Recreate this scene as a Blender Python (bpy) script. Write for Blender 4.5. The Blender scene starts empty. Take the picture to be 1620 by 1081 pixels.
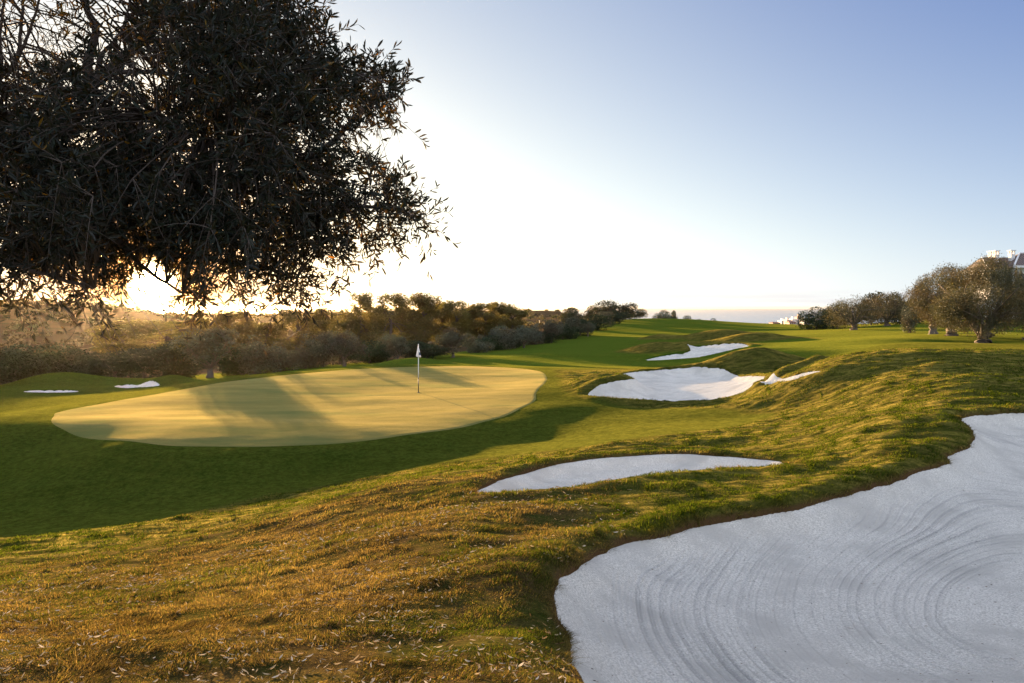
import bpy, math, random
import numpy as np
from mathutils import Vector

# ------------------------------------------------------------------ camera, sky, sun, exposure
S = bpy.context.scene
COL = S.collection
F, HY, CX = 1260.0, 486.0, 810.0          # focal length and horizon row measured in the 1620 px photograph
cam = bpy.data.objects.new('camera', bpy.data.cameras.new('camera'))
COL.objects.link(cam); S.camera = cam
cam.location = (0, 0, 0); cam.rotation_euler = (math.radians(90), 0, 0)
cam.data.sensor_width = 36; cam.data.lens = 36 * F / 1620
cam.data.shift_y = -(540.5 - HY) / 1620
cam.data.clip_start = 0.05; cam.data.clip_end = 60000

SUN_EL, SUN_AZ = math.radians(3.4), math.radians(-24.2)      # azimuth measured from +Y towards +X
SUN_DIR = Vector((math.sin(SUN_AZ) * math.cos(SUN_EL), math.cos(SUN_AZ) * math.cos(SUN_EL), math.sin(SUN_EL)))
sl = bpy.data.lights.new('sun', 'SUN'); sl.energy = 5.0; sl.angle = math.radians(0.6); sl.color = (1.0, 0.66, 0.34)
sun = bpy.data.objects.new('sun', sl); COL.objects.link(sun)
sun.location = (-100, 200, 60); sun.rotation_euler = SUN_DIR.to_track_quat('Z', 'Y').to_euler()
S.view_settings.view_transform = 'Standard'; S.view_settings.look = 'None'
S.view_settings.exposure = 2.3; S.view_settings.gamma = 1.0

class NT:
    """small helper to wire node trees"""
    def __init__(s, nt): s.t = nt; nt.nodes.clear()
    def n(s, typ, inp=None, **kw):
        nd = s.t.nodes.new(typ)
        for k, v in kw.items(): setattr(nd, k, v)
        for k, v in (inp or {}).items():
            sock = nd.inputs[k]
            if isinstance(v, bpy.types.NodeSocket): s.t.links.new(v, sock)
            else: sock.default_value = v
        return nd
    def math(s, op, a, b=None, c=None, clamp=False):
        d = {0: a}
        if b is not None: d[1] = b
        if c is not None: d[2] = c
        return s.n('ShaderNodeMath', d, operation=op, use_clamp=clamp).outputs[0]
    def vm(s, op, a, b=None, sc=None):
        d = {0: a}
        if b is not None: d[1] = b
        if sc is not None: d[3] = sc
        nd = s.n('ShaderNodeVectorMath', d, operation=op)
        return nd.outputs['Value'] if op in ('DOT_PRODUCT', 'LENGTH') else nd.outputs[0]
    def mix(s, f, a, b):
        nd = s.n('ShaderNodeMix', data_type='RGBA')
        for i, v in ((0, f), (6, a), (7, b)):
            if isinstance(v, bpy.types.NodeSocket): s.t.links.new(v, nd.inputs[i])
            else: nd.inputs[i].default_value = v if i == 0 else (*v[:3], 1)
        return nd.outputs[2]
    def ramp(s, f, stops):
        nd = s.n('ShaderNodeValToRGB', {0: f}); cr = nd.color_ramp
        while len(cr.elements) < len(stops): cr.elements.new(0.5)
        for e, (p, c) in zip(cr.elements, stops):
            e.position = p; e.color = (*c, 1) if len(c) == 3 else c
        return nd.outputs[0]
    def rng(s, v, a, b, c=0.0, d=1.0, smooth=True):
        return s.n('ShaderNodeMapRange', {0: v, 1: a, 2: b, 3: c, 4: d}, interpolation_type='SMOOTHSTEP' if smooth else 'LINEAR').outputs[0]
    def noise(s, vec, scale, detail=4, rough=0.5, out=0, dist=0.0):
        return s.n('ShaderNodeTexNoise', {'Vector': vec, 'Scale': scale, 'Detail': detail, 'Roughness': rough, 'Distortion': dist}).outputs[out]
    def mapv(s, vec, scale=(1, 1, 1), rot=(0, 0, 0), loc=(0, 0, 0)):
        return s.n('ShaderNodeMapping', {'Vector': vec, 'Scale': scale, 'Rotation': rot, 'Location': loc}).outputs[0]

W = bpy.data.worlds.new('World'); S.world = W; W.use_nodes = True
g = NT(W.node_tree)
sky = g.n('ShaderNodeTexSky', sky_type='NISHITA', sun_disc=False, sun_elevation=SUN_EL, sun_rotation=SUN_AZ % (2 * math.pi),
          altitude=80, air_density=0.9, dust_density=1.2, ozone_density=1.6)
dirv = g.vm('NORMALIZE', g.n('ShaderNodeTexCoord').outputs['Generated'])
sep = g.n('ShaderNodeSeparateXYZ', {0: dirv})
# bright milky air low over the sea and the aureole round the sun
hz = g.math('EXPONENT', g.math('MULTIPLY', g.math('MAXIMUM', sep.outputs[2], 0.0), -5.0))
aur = g.vm('DOT_PRODUCT', dirv, tuple(Vector((math.sin(SUN_AZ) * math.cos(0.028), math.cos(SUN_AZ) * math.cos(0.028), 0.028))))
aurp = g.math('MAXIMUM', aur, 0.0)
a0, a1, a2, a3 = g.math('POWER', aurp, 4.0), g.math('POWER', aurp, 40.0), g.math('POWER', aurp, 200.0), g.math('POWER', aurp, 11000.0)
base = g.vm('MULTIPLY', sky.outputs[0], (.12, .12, .12))
add = g.vm('SCALE', (1.20, 1.35, 1.04), sc=hz)
add = g.vm('ADD', add, g.vm('SCALE', (.74, .77, .42), sc=a0))
add = g.vm('ADD', add, g.vm('SCALE', (1.22, 1.03, .47), sc=g.math('MULTIPLY', g.math('POWER', hz, .6), g.math('POWER', aurp, 3.0))))
add = g.vm('ADD', add, g.vm('SCALE', (1.9, 1.6, 1.0), sc=a1))
add = g.vm('ADD', add, g.vm('SCALE', (.6, .4, .2), sc=a2))
add = g.vm('ADD', add, (0.0, 0.15, 0.80))
# added fill glow in the sky behind and overhead, brightens the shaded ground
back_fill = g.math('MULTIPLY', g.rng(sep.outputs[1], .75, -.2, 0.0, 1.0), g.rng(sep.outputs[2], .15, .7, .75, 1.0))
add = g.vm('ADD', add, g.vm('SCALE', (1.95, 1.95, 1.75), sc=back_fill))
tot = g.vm('ADD', base, add)
wm = g.math('MULTIPLY', g.math('POWER', aurp, 105.0), .985)
base = g.vm('SCALE', base, sc=g.math('POWER', g.math('SUBTRACT', 1.0, wm), 2.0))
warm = g.n('ShaderNodeMix', {0: wm}, data_type='RGBA', clamp_result=False)
g.t.links.new(add, warm.inputs[6]); warm.inputs[7].default_value = (3.4, 1.15, .10, 1)
add = g.vm('ADD', warm.outputs[2], g.vm('SCALE', (300.0, 200.0, 90.0), sc=a3))
# low cloud bank over the sea
cl = g.noise(g.mapv(dirv, (3, 3, 60)), 3.0, 5, 0.55)
band = g.math('MULTIPLY', g.rng(sep.outputs[2], 0.0, 0.006), g.rng(sep.outputs[2], 0.013, 0.024, 1.0, 0.0))
band = g.math('MULTIPLY', band, g.rng(cl, 0.32, 0.6))
band = g.math('MULTIPLY', band, g.rng(sep.outputs[0], -0.1, 0.25))
tot = g.n('ShaderNodeMix', {0: g.math('MULTIPLY', band, 0.55)}, data_type='RGBA', clamp_result=False)
g.t.links.new(g.vm('ADD', base, add), tot.inputs[6]); tot.inputs[7].default_value = (1.75, 1.67, 1.74, 1)
bg = g.n('ShaderNodeBackground', {0: tot.outputs[2], 1: 0.10})
g.n('ShaderNodeOutputWorld', {0: bg.outputs[0]})
S.cycles.volume_bounces = 0
S.cycles.max_bounces = 6; S.cycles.transparent_max_bounces = 4

# ------------------------------------------------------------------ helpers
rs = np.random.default_rng(7); random.seed(7)
def P(px, py, Y): return np.array([(px - CX) / F * Y, Y, -(py - HY) / F * Y])
def tag(o, label=None, cat=None, group=None, kind=None):
    for k, v in (('label', label), ('category', cat), ('group', group), ('kind', kind)):
        if v: o[k] = v
    return o
def empty(name, loc, rz=0.0):
    o = bpy.data.objects.new(name, None); o.location = loc; o.rotation_euler = (0, 0, rz); o.empty_display_size = .3
    COL.objects.link(o); return o
def link(name, me, parent=None):
    o = bpy.data.objects.new(name, me); COL.objects.link(o)
    if parent is not None: o.parent = parent
    return o
def mesh(name, V, polys, mat, attrs=None, smooth=False, midx=None):
    """V (n,3); polys: list of index arrays (m,k), any k each"""
    me = bpy.data.meshes.new(name); V = np.asarray(V, np.float32)
    me.vertices.add(len(V)); me.vertices.foreach_set('co', V.ravel())
    polys = [np.asarray(p, np.int32) for p in (polys if isinstance(polys, list) else [polys]) if len(p)]
    idx = np.concatenate([p.ravel() for p in polys]); tot = np.concatenate([np.full(len(p), p.shape[1], np.int32) for p in polys])
    me.loops.add(len(idx)); me.loops.foreach_set('vertex_index', idx)
    me.polygons.add(len(tot)); st = np.zeros(len(tot), np.int32); st[1:] = np.cumsum(tot)[:-1]
    me.polygons.foreach_set('loop_start', st)
    me.polygons.foreach_set('use_smooth', np.full(len(tot), smooth))
    for m in (mat if isinstance(mat, (list, tuple)) else [mat]): me.materials.append(m)
    if midx is not None: me.polygons.foreach_set('material_index', np.asarray(midx, np.int32))
    for k, a in (attrs or {}).items():
        at = me.attributes.new(k, 'FLOAT', 'POINT'); at.data.foreach_set('value', np.asarray(a, np.float32))
    me.update(calc_edges=True)
    return me
class MB:
    """collects boxes, tubes and prisms into ONE mesh"""
    def __init__(s): s.V = []; s.Q = []; s.T = []; s.N = 0
    def add(s, V, Q=(), T=()):
        s.V.append(np.asarray(V, float))
        if len(Q): s.Q.append(np.asarray(Q) + s.N)
        if len(T): s.T.append(np.asarray(T) + s.N)
        s.N += len(V); return s
    def box(s, x0, x1, y0, y1, z0, z1):
        V = [(x, y, z) for z in (z0, z1) for y in (y0, y1) for x in (x0, x1)]
        return s.add(V, [(0, 2, 3, 1), (4, 5, 7, 6), (0, 1, 5, 4), (2, 6, 7, 3), (0, 4, 6, 2), (1, 3, 7, 5)])
    def tube(s, pts, rad, k=7, cap=True):
        pts = np.asarray(pts, float); n = len(pts); rad = np.broadcast_to(rad, n)
        t = np.gradient(pts, axis=0); t /= np.linalg.norm(t, axis=1)[:, None] + 1e-9
        up = np.array([0.31, 0.22, 0.92]); a = np.cross(t, up); a /= np.linalg.norm(a, axis=1)[:, None] + 1e-9; b = np.cross(t, a)
        an = np.arange(k) * 2 * np.pi / k
        V = pts[:, None] + rad[:, None, None] * (np.cos(an)[None, :, None] * a[:, None] + np.sin(an)[None, :, None] * b[:, None])
        i = np.arange(n - 1)[:, None] * k + np.arange(k)[None]; j = np.arange(n - 1)[:, None] * k + (np.arange(k)[None] + 1) % k
        Q = np.stack([i, j, j + k, i + k], -1).reshape(-1, 4)
        T = []
        V = V.reshape(-1, 3)
        if cap:
            V = np.vstack([V, pts[0], pts[-1]]); c0, c1 = n * k, n * k + 1
            T = [(c0, (q + 1) % k, q) for q in range(k)] + [(c1, (n - 1) * k + q, (n - 1) * k + (q + 1) % k) for q in range(k)]
        return s.add(V, Q, T)
    def mesh(s, name, mat, smooth=False):
        return mesh(name, np.vstack(s.V), ([np.vstack(s.Q)] if s.Q else []) + ([np.vstack(s.T)] if s.T else []), mat, smooth=smooth)
    def build(s, name, mat, parent=None, smooth=False):
        return link(name, s.mesh(name, mat, smooth), parent)

def _hash(ix, iy, s):
    h = (ix.astype(np.int64) * 374761393 + iy.astype(np.int64) * 668265263 + s * 974634777) & 0x7fffffff
    h = ((h ^ (h >> 13)) * 1274126177) & 0x7fffffff
    return ((h ^ (h >> 16)) & 0xffff) / 65535.0
def vnoise(x, y, s=0):
    ix, iy = np.floor(x), np.floor(y); fx, fy = x - ix, y - iy
    fx = fx * fx * (3 - 2 * fx); fy = fy * fy * (3 - 2 * fy)
    a, b, c, d = _hash(ix, iy, s), _hash(ix + 1, iy, s), _hash(ix, iy + 1, s), _hash(ix + 1, iy + 1, s)
    return (a + (b - a) * fx) * (1 - fy) + (c + (d - c) * fx) * fy
def fbm(x, y, s=0, o=4):
    r, a, t = 0, 1.0, 0
    for i in range(o):
        r = r + a * vnoise(x * 2 ** i + 17.3 * i, y * 2 ** i - 9.1 * i, s + i); t += a; a *= .5
    return r / t
def sstep(v, a, b):
    t = np.clip((v - a) / (b - a), 0, 1); return t * t * (3 - 2 * t)

# ------------------------------------------------------------------ terrain: heights measured point by point, then interpolated
CP = [  # photo column, photo row, metres ahead
 # mound in the foreground, falling away to the left
 (-260,1081,4.0),(0,1081,3.95),(200,1081,3.92),(400,1081,3.9),(600,1081,3.9),(820,1081,4.15),
 (-250,950,8.0),(0,950,7.8),(180,940,7.6),(350,930,7.2),(550,920,6.7),(750,900,6.4),(860,905,6.8),(860,1000,5.4),
 (-250,890,12.5),(0,895,11.8),(180,880,11.4),(350,870,11.0),(520,850,9.8),(680,830,8.8),(800,820,9.0),
 (-250,862,15.5),(0,855,15.2),(180,838,15.0),(350,822,14.8),(520,795,13.5),(660,765,13.6),
 # swale below the green
 (-250,820,18.5),(0,815,18.3),(180,805,18.0),(350,795,17.8),(520,773,18.3),(700,742,18.6),(860,722,18.6),(960,700,19.6),
 (-250,760,21.3),(0,755,21.2),(180,758,20.2),(350,752,20.1),(520,738,21.2),(700,714,22.6),(860,697,24.4),(960,680,24.2),
 (-250,700,23.5),(0,705,23.5),(60,700,24.0),(180,717,21.9),
 (-200,675,25.8),(0,664,26.6),(-200,672,30),(0,655,33),
 # green plateau
 (350,718,21.5),(520,713,22.1),(700,692,24.0),(800,670,26.7),(865,650,29.0),(180,706,22.5),(350,707,22.3),(100,680,24.95),(80,660,27.5),(180,695,23.45),(520,702,22.9),(700,682,25.0),(800,660,28.0),(860,620,34.5),(845,637,31.5),(865,600,40.5),
 (350,650,29.6),(500,650,29.6),(662,622,35.2),(600,600,41.6),(760,610,38.2),(200,632,32.9),(330,606,40.2),(430,593,44.5),(530,584,48.5),(700,577,51.5),(840,585,47.5),
 # ground falling away behind the green
 (-200,640,40),(0,630,42),(60,622,49),(150,625,47),(250,612,50),(330,600,56),(0,615,55),(-200,622,54),(100,607,60),
 (440,590,56),(545,580.5,62),(640,575,68),(715,566,76),(830,550,92),(930,529,125),(1000,506,185),
 (700,578,60),(800,580,55),
 # far bunker surround, collar behind the near bunkers
 (900,585,48),(960,582,50),(1050,585,48),(1150,583,49),(1280,572,52),(900,600,40),(950,640,30.5),(1075,640,30),(1075,610,36),(1180,625,30.2),(1060,590,43),(1180,597,41),
 # mown ground to the right of the green
 (1000,690,21.0),(1080,650,27.5),(1100,680,21.6),(900,655,28.8),(1200,650,25.5),(1180,690,19.5),(880,730,16.4),(960,720,17.2),(1060,712,17.8),(1160,708,18.0),
 # round second bunker
 (740,790,12.0),(780,770,13.6),(860,752,15.2),(900,780,12.0),(1000,760,13.6),(1070,728,15.8),(1160,732,15.3),(1255,742,14.2),(1180,752,13.0),
 # berm between the two front bunkers
 (900,798,10.0),(900,835,9.1),(960,790,10.6),(1070,774,11.0),(1070,815,9.8),(1200,772,11.1),(1200,800,10.2),(1320,752,12.0),(1320,778,10.9),
 # large bunker
 (890,940,6.3),(950,880,7.8),(1080,848,9.0),(1250,818,9.8),(1350,792,10.6),(1440,765,11.5),(1510,735,12.7),(1540,705,14.2),(1515,668,16.4),(1620,659,17.1),(1750,655,17.5),
 (1000,1081,4.8),(1300,1081,5.2),(1620,1081,5.3),(1900,1081,5.3),(1250,950,7.0),(1620,900,7.8),(1620,780,10.9),(1620,700,14.6),(1850,780,10.9),(1850,900,7.8),
 # mound between them
 (1300,725,14.4),(1300,700,16.4),(1350,690,15.2),(1400,705,13.4),(1430,660,16.0),(1470,647,17.4),(1500,645,17.7),(1620,640,18.3),(1750,636,18.6),
 (1240,700,17.2),(1300,670,20.0),(1400,640,20.6),
 # big smooth hill on the right
 (1300,632,24.5),(1400,610,23.0),(1500,622,19.9),(1620,617,20.4),(1750,612,20.8),(1500,600,22.0),(1620,600,22.3),(1750,600,22.4),
 (1500,575,25.6),(1620,577,25.6),(1400,585,25.6),(1300,600,26.2),(1210,622,27.5),
 (1255,596,28.5),(1310,567,29.5),(1390,553,29.5),(1500,553,29.5),(1620,557,29.5),(1800,560,29.5),
 (1330,572,36),(1450,560,37),(1620,562,36),
 # slopes behind that hill
 (1300,548,60),(1250,560,57),(1400,545,50),(1500,545,52),(1555,550,56),(1620,546,58),(1450,537,62),(1350,535,72),(1500,529,72),(1620,530,75),(1700,530,75),
 (1230,540,78),(1150,548,72),(1150,535,95),(1350,523,105),(1400,516,113),(1280,523,120),(1200,530,110),(1460,520,100),(1500,512,110),(1620,505,115),(1750,500,120),
 # fairway climbing to the skyline
 (1050,575,62),(960,572,64),(1000,545,88),(950,560,74),(1050,530,120),(1100,545,88),(1190,545,86),(1180,513,215),(1100,510,205),(1040,506,190),(1250,516,200),
 (1050,518,150),(1150,520,150),(870,560,72),
 (980,513,150),(1060,509,170),
 # beyond the skyline
 (1180,540,330),(1050,530,330),(1300,530,330),(1180,530,600),(1240,517,700),(1000,520,600),(1500,500,300),(1620,495,300),
 (900,520,220),(860,520,160),(780,540,120),(700,556,100),(600,562,90),(450,575,80),(300,590,75),(100,600,75),(-200,605,75),
 (-200,580,120),(60,575,120),(250,575,120),(450,560,130),(650,550,140),
 (-200,500,240),(0,510,240),(150,515,240),(300,525,240),
 (-200,475,300),(60,479,300),(130,482,300),(200,490,310),(300,505,330),(400,520,330),(550,515,330),
 (0,492,450),(150,498,450),(300,500,600),(450,504,800),(600,503,800),(700,502,800),
 (1000,560,900),(1300,560,900),(1600,560,900),(1900,560,900),(820,530,900),(1000,600,1090),(1300,600,1090),(1600,600,1090),(1900,520,300),(1900,540,600),(1500,530,600),
 (380,499,1000),(500,500,1000),(700,500,1000),(835,493,560),(860,492.5,560),(890,495,560),(905,500,560),(840,506,400),(760,510,400),
]
cp = np.array(CP, float)
cx, cy, cz = (cp[:, 0] - CX) / F * cp[:, 2], cp[:, 2], -(cp[:, 1] - HY) / F * cp[:, 2]
# land behind and beside the camera
ex = [(0, 0.8, -1.72), (1.5, 0.6, -1.8), (-1.5, .6, -1.75), (0, 2.3, -1.78), (1.8, 2.2, -1.9), (-2, 2.2, -1.8)]
cx = np.append(cx, [e[0] for e in ex]); cy = np.append(cy, [e[1] for e in ex]); cz = np.append(cz, [e[2] for e in ex])
TH = 0.78
def uv(x, y):
    r = np.maximum(np.hypot(x, y), 0.8); t = np.clip(np.arctan2(x, y), -TH, TH); return t, np.log(np.minimum(r, 1100))
U, Vv = uv(cx, cy); NCP = len(U)
# the surface is fitted to slope-like values z / r so that near and far points weigh alike
RR = np.exp(Vv); zr = cz / RR
def kern(d2): return 0.5 * d2 * np.log(d2 + 1e-12)
K = kern((U[:, None] - U) ** 2 + (Vv[:, None] - Vv) ** 2) + np.eye(NCP) * 2e-5
Pm = np.stack([np.ones(NCP), U, Vv], 1)
sol = np.linalg.solve(np.block([[K, Pm], [Pm.T, np.zeros((3, 3))]]), np.append(zr, [0, 0, 0]))
def base_h(x, y):
    x = np.asarray(x, float); y = np.asarray(y, float); sh = x.shape; x = x.ravel(); y = y.ravel(); out = np.empty(len(x))
    for i in range(0, len(x), 20000):
        a, b = uv(x[i:i + 20000], y[i:i + 20000])
        k = kern((a[:, None] - U) ** 2 + (b[:, None] - Vv) ** 2)
        out[i:i + 20000] = (k @ sol[:NCP] + sol[NCP] + sol[NCP + 1] * a + sol[NCP + 2] * b) * np.exp(b)
    r = np.hypot(x, y)
    out = out * (1 - sstep(r, 900, 1500)) - 95 * sstep(r, 900, 1500)
    und = (fbm(x / 5, y / 5, 3, 3) - .5) * 0.10 * sstep(r, 3, 12) + (fbm(x / 30, y / 30, 5, 3) - .5) * 3.0 * sstep(r, 240, 400)
    return (out + und).reshape(sh)
def hit(px, py, h=None, y0=2.0, y1=700):
    """where the sight line through a photo point meets the land"""
    Y = np.exp(np.linspace(math.log(y0), math.log(y1), 1400)); x = (px - CX) / F * Y; z = -(py - HY) / F * Y
    H = (h or base_h)(x, Y); k = np.argmax(z < H)
    return (x[k], Y[k]) if (z < H).any() else (x[-1], Y[-1])
def poly(pts):
    """outline: (column, row) on visible land, or (column, None, metres) where a bank hides it"""
    return np.array([hit(p[0], p[1]) if p[1] is not None else ((p[0] - CX) / F * p[2], p[2]) for p in pts])
def spline(Pn, k=8):
    """closed smooth curve through the points"""
    Pn = np.asarray(Pn); m = len(Pn); out = []
    for i in range(m):
        a, b, c, d = Pn[i - 1], Pn[i], Pn[(i + 1) % m], Pn[(i + 2) % m]
        for t in np.arange(k) / k:
            out.append(.5 * (2 * b + (c - a) * t + (2 * a - 5 * b + 4 * c - d) * t * t + (3 * b - a - 3 * c + d) * t ** 3))
    return np.array(out)
def sdf(x, y, Pn):
    """signed distance, negative inside"""
    x = np.asarray(x, float); y = np.asarray(y, float); sh = x.shape; x = x.ravel(); y = y.ravel()
    d = np.full(len(x), 1e9); ins = np.zeros(len(x), bool)
    for i in range(len(Pn)):
        a, b = Pn[i], Pn[(i + 1) % len(Pn)]; e = b - a
        t = np.clip(((x - a[0]) * e[0] + (y - a[1]) * e[1]) / (e @ e + 1e-12), 0, 1)
        d = np.minimum(d, (x - a[0] - t * e[0]) ** 2 + (y - a[1] - t * e[1]) ** 2)
        c = ((a[1] > y) != (b[1] > y)) & (x < (b[0] - a[0]) * (y - a[1]) / (b[1] - a[1] + 1e-12) + a[0]); ins ^= c
    return (np.sqrt(d) * np.where(ins, -1, 1)).reshape(sh)
MOUNDS = [  # column, metres ahead, height, half width across, half width along, turn
 (957, 36.5, .62, 1.15, 1.5, 0), (1195, 45.5, .95, 2.0, 1.6, 0), (1165, 46, .35, 3.0, 1.2, 0),
 (1040, 74, .85, 2.2, 2.6, .3), (1075, 80, .5, 1.8, 2.0, 0), (1145, 93, 1.15, 3.0, 2.4, 0), (1185, 78, 1.0, 3.2, 2.6, -.2), (1130, 71, .35, 2.4, 2.0, 0),
 (1215, 88, .7, 3.2, 3.0, 0), (1045, 99, .6, 1.8, 2.2, 0), (1105, 96, .4, 3.0, 1.5, 0),
 (82, 57, .75, 2.4, 1.5, 0), (268, 52, .6, 1.1, 1.2, 0), (160, 58, .35, 3.5, 1.5, 0), (655, 60, .55, 2.2, 2.2, 0), (1062, 185, .3, 9, 8, 0)]
RIDGE = [(1198, 29.8), (1225, 30.6), (1255, 31.2), (1290, 31.6)]
BUNKERS = [
 dict(name='large', lip=.06, deep=.24, pts=[(937,1095),(905,1040),(882,985),(877,947),(892,917),(930,891),(990,868),(1080,846),(1170,830),(1250,815),(1350,789),(1440,762),(1505,734),(1538,706),(1541,690),(1520,668),(1560,661),(1620,658),(1750,655),(1900,680),(2020,800),(2080,1000),(1850,1300),(1300,1380),(1000,1260)]),
 dict(name='second', lip=.04, deep=.2, pts=[(757,787),(787,768),(850,750),(920,735),(1000,726),(1070,723),(1130,726),(1180,731),(1225,735),(1256,741),(1245,746),(1185,None,13.1),(1070,None,12.4),(950,None,12.0),(850,None,11.8),(780,None,11.9)]),
 dict(name='third', lip=.05, deep=.25, pts=[(930,627),(960,634),(1010,637),(1075,637),(1140,632),(1185,622),(1225,610),(1262,601),(1295,593),(1290,591),(1250,599),(1215,607),(1190,612),(1212,601),(1190,597),(1160,594),(1120,590),(1075,588),(1020,589),(985,594),(995,603),(1008,611),(985,617),(945,620)]),
 dict(name='far', lip=.10, deep=.2, pts=[(1022,571),(1060,570),(1100,567),(1130,561),(1160,554),(1185,549),(1165,547.5),(1130,549),(1105,550),(1085,553),(1092,558),(1060,562),(1035,567)]),
 dict(name='left', lip=.04, deep=.12, pts=[(42,None,49.6),(75,None,48.9),(115,None,49.2),(122,None,49.9),(100,None,50.8),(62,None,51),(42,None,50.5)]),
 dict(name='left small', lip=.04, deep=.12, pts=[(184,None,52.5),(205,None,50.8),(230,None,49.8),(250,None,49.6),(240,None,50.8),(216,None,52.2),(206,None,53.6),(190,None,53.8)]),
]
for b in BUNKERS: b['out'] = spline(poly(b['pts']), 6)
def mounds_h(x, y):
    r = 0
    for px, Y, h, sx, sy, a in MOUNDS:
        dx, dy = x - (px - CX) / F * Y, y - Y
        u, v = dx * math.cos(a) + dy * math.sin(a), -dx * math.sin(a) + dy * math.cos(a)
        q = (u / sx) ** 2 + (v / sy) ** 2
        r = r + h * np.exp(-.5 * q * (1 + .12 * q))
    rp = np.array([((p - CX) / F * Y, Y) for p, Y in RIDGE]); d = np.full(np.shape(x), 1e9)
    for a, b in zip(rp[:-1], rp[1:]):
        e = b - a; t = np.clip(((x - a[0]) * e[0] + (y - a[1]) * e[1]) / (e @ e), 0, 1)
        d = np.minimum(d, np.hypot(x - a[0] - t * e[0], y - a[1] - t * e[1]))
    return r + .28 * np.exp(-(d / .45) ** 2)
def land0(x, y): return base_h(x, y) + mounds_h(x, y)
def edge_wob(x, y): return (fbm(x * 1.3, y * 1.3, 11, 3) - .5) * .28
def relief(x, y, mw):
    """tussocks and small hummocks of the turf, high in the rough and nearly gone where it is mown"""
    r = np.hypot(x, y); k = .7 + .9 * sstep(r, 8, 22)
    t = (fbm(x / .75 + 5, y / .42, 31, 3) - .5) * .075 * k + (fbm(x / 2.6, y / 1.5, 33, 3) - .5) * .11 * k
    return t * (1 - mw) * (1 - sstep(r, 60, 90)) + (fbm(x / 1.9, y / 1.2, 35, 3) - .5) * .022 * mw * (1 - sstep(r, 70, 120))
def grass_h(x, y, B=None, sds=None, mw=None):
    h = land0(x, y) if B is None else B
    h = h + relief(x, y, mown_mask(x, y) if mw is None else mw)
    for i, b in enumerate(BUNKERS):
        d = sds[i] if sds is not None else sdf(x, y, b['out']) + edge_wob(x, y)
        h = h + (.07 + .05 * (i < 3)) * np.exp(-((d - .30) / .42) ** 2) - (.3 + b['deep'] + b['lip']) * sstep(-d, -0.02, .14)
    return h
def sand_h(x, y, b, B, d):
    return B - b['lip'] - b['deep'] * (1 - np.exp(-np.maximum(-d, 0) / 1.1)) - .5 * sstep(d, .12, .5) + .10 * np.exp(-((d + .0) / .25) ** 2)

# polar sheet round the camera: even detail from the feet to the hills
r = [0.7]
while r[-1] < 2500: r.append(r[-1] * (1.03 if r[-1] < 2.4 else 1.0068 if r[-1] < 130 else 1.009 if r[-1] < 330 else 1.03))
r = np.array(r)
tf = np.radians(np.arange(-37.5, 37.51, .082)); tc = np.radians(np.arange(37.5 + 3, 322.4, 3.0)); th = np.concatenate([tf, tc])
NR, NTH = len(r), len(th)
GX = r[:, None] * np.sin(th)[None]; GY = r[:, None] * np.cos(th)[None]
B0 = land0(GX, GY)
WB = edge_wob(GX, GY)
SD = [sdf(GX, GY, b['out']) + WB * (1 if i < 3 else .5) for i, b in enumerate(BUNKERS)]
idx = np.arange(NR)[:, None] * NTH + np.arange(NTH)[None]
ROUGH_MOWN = poly([(-300,700),(-300,858),(0,853),(250,827),(480,774),(640,744),(800,722),(960,703),(1150,678),(1230,655),(1180,645),(1075,645),(1000,643),(925,632),(892,612),(890,597),(880,580),(700,573),(530,582),(430,592),(330,605),(200,630),(0,660)])
shp = lambda X, Y: sstep(-(sdf(X, Y, ROUGH_MOWN) + (fbm(X / 1.5, Y / 1.5, 21, 3) - .5) * .8), -.4, .5)
def mown_mask(X, Y):
    far = sstep(np.hypot(X, Y), 44, 50)
    bm = 0
    for px, yy, h, sx, sy, a in MOUNDS:
        if yy > 44 and yy < 120: bm = np.maximum(bm, sstep(np.exp(-.5 * (((X - (px - CX) / F * yy) / sx / 1.2) ** 2 + ((Y - yy) / sy / 1.2) ** 2)), .25, .5))
    left = sstep(Y, 25, 27.5) * sstep(-X - .12 * Y, 0, 3)
    return np.maximum(np.maximum(shp(X, Y), left), far * (1 - bm))
MOWN = mown_mask(GX, GY)
H = grass_h(GX, GY, B0, SD, MOWN)
minsd = np.min(np.stack(SD), 0)
def dry_mask(X, Y):
    """how much of the rough is brown and dry: the left foreground and the mound tops"""
    f = sstep(-X + .35 * Y * .2, -1.4, 1.2) * (1 - sstep(np.hypot(X, Y), 11, 17))
    return np.clip(f + .25, 0, 1)
DRY = dry_mask(GX, GY)
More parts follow.
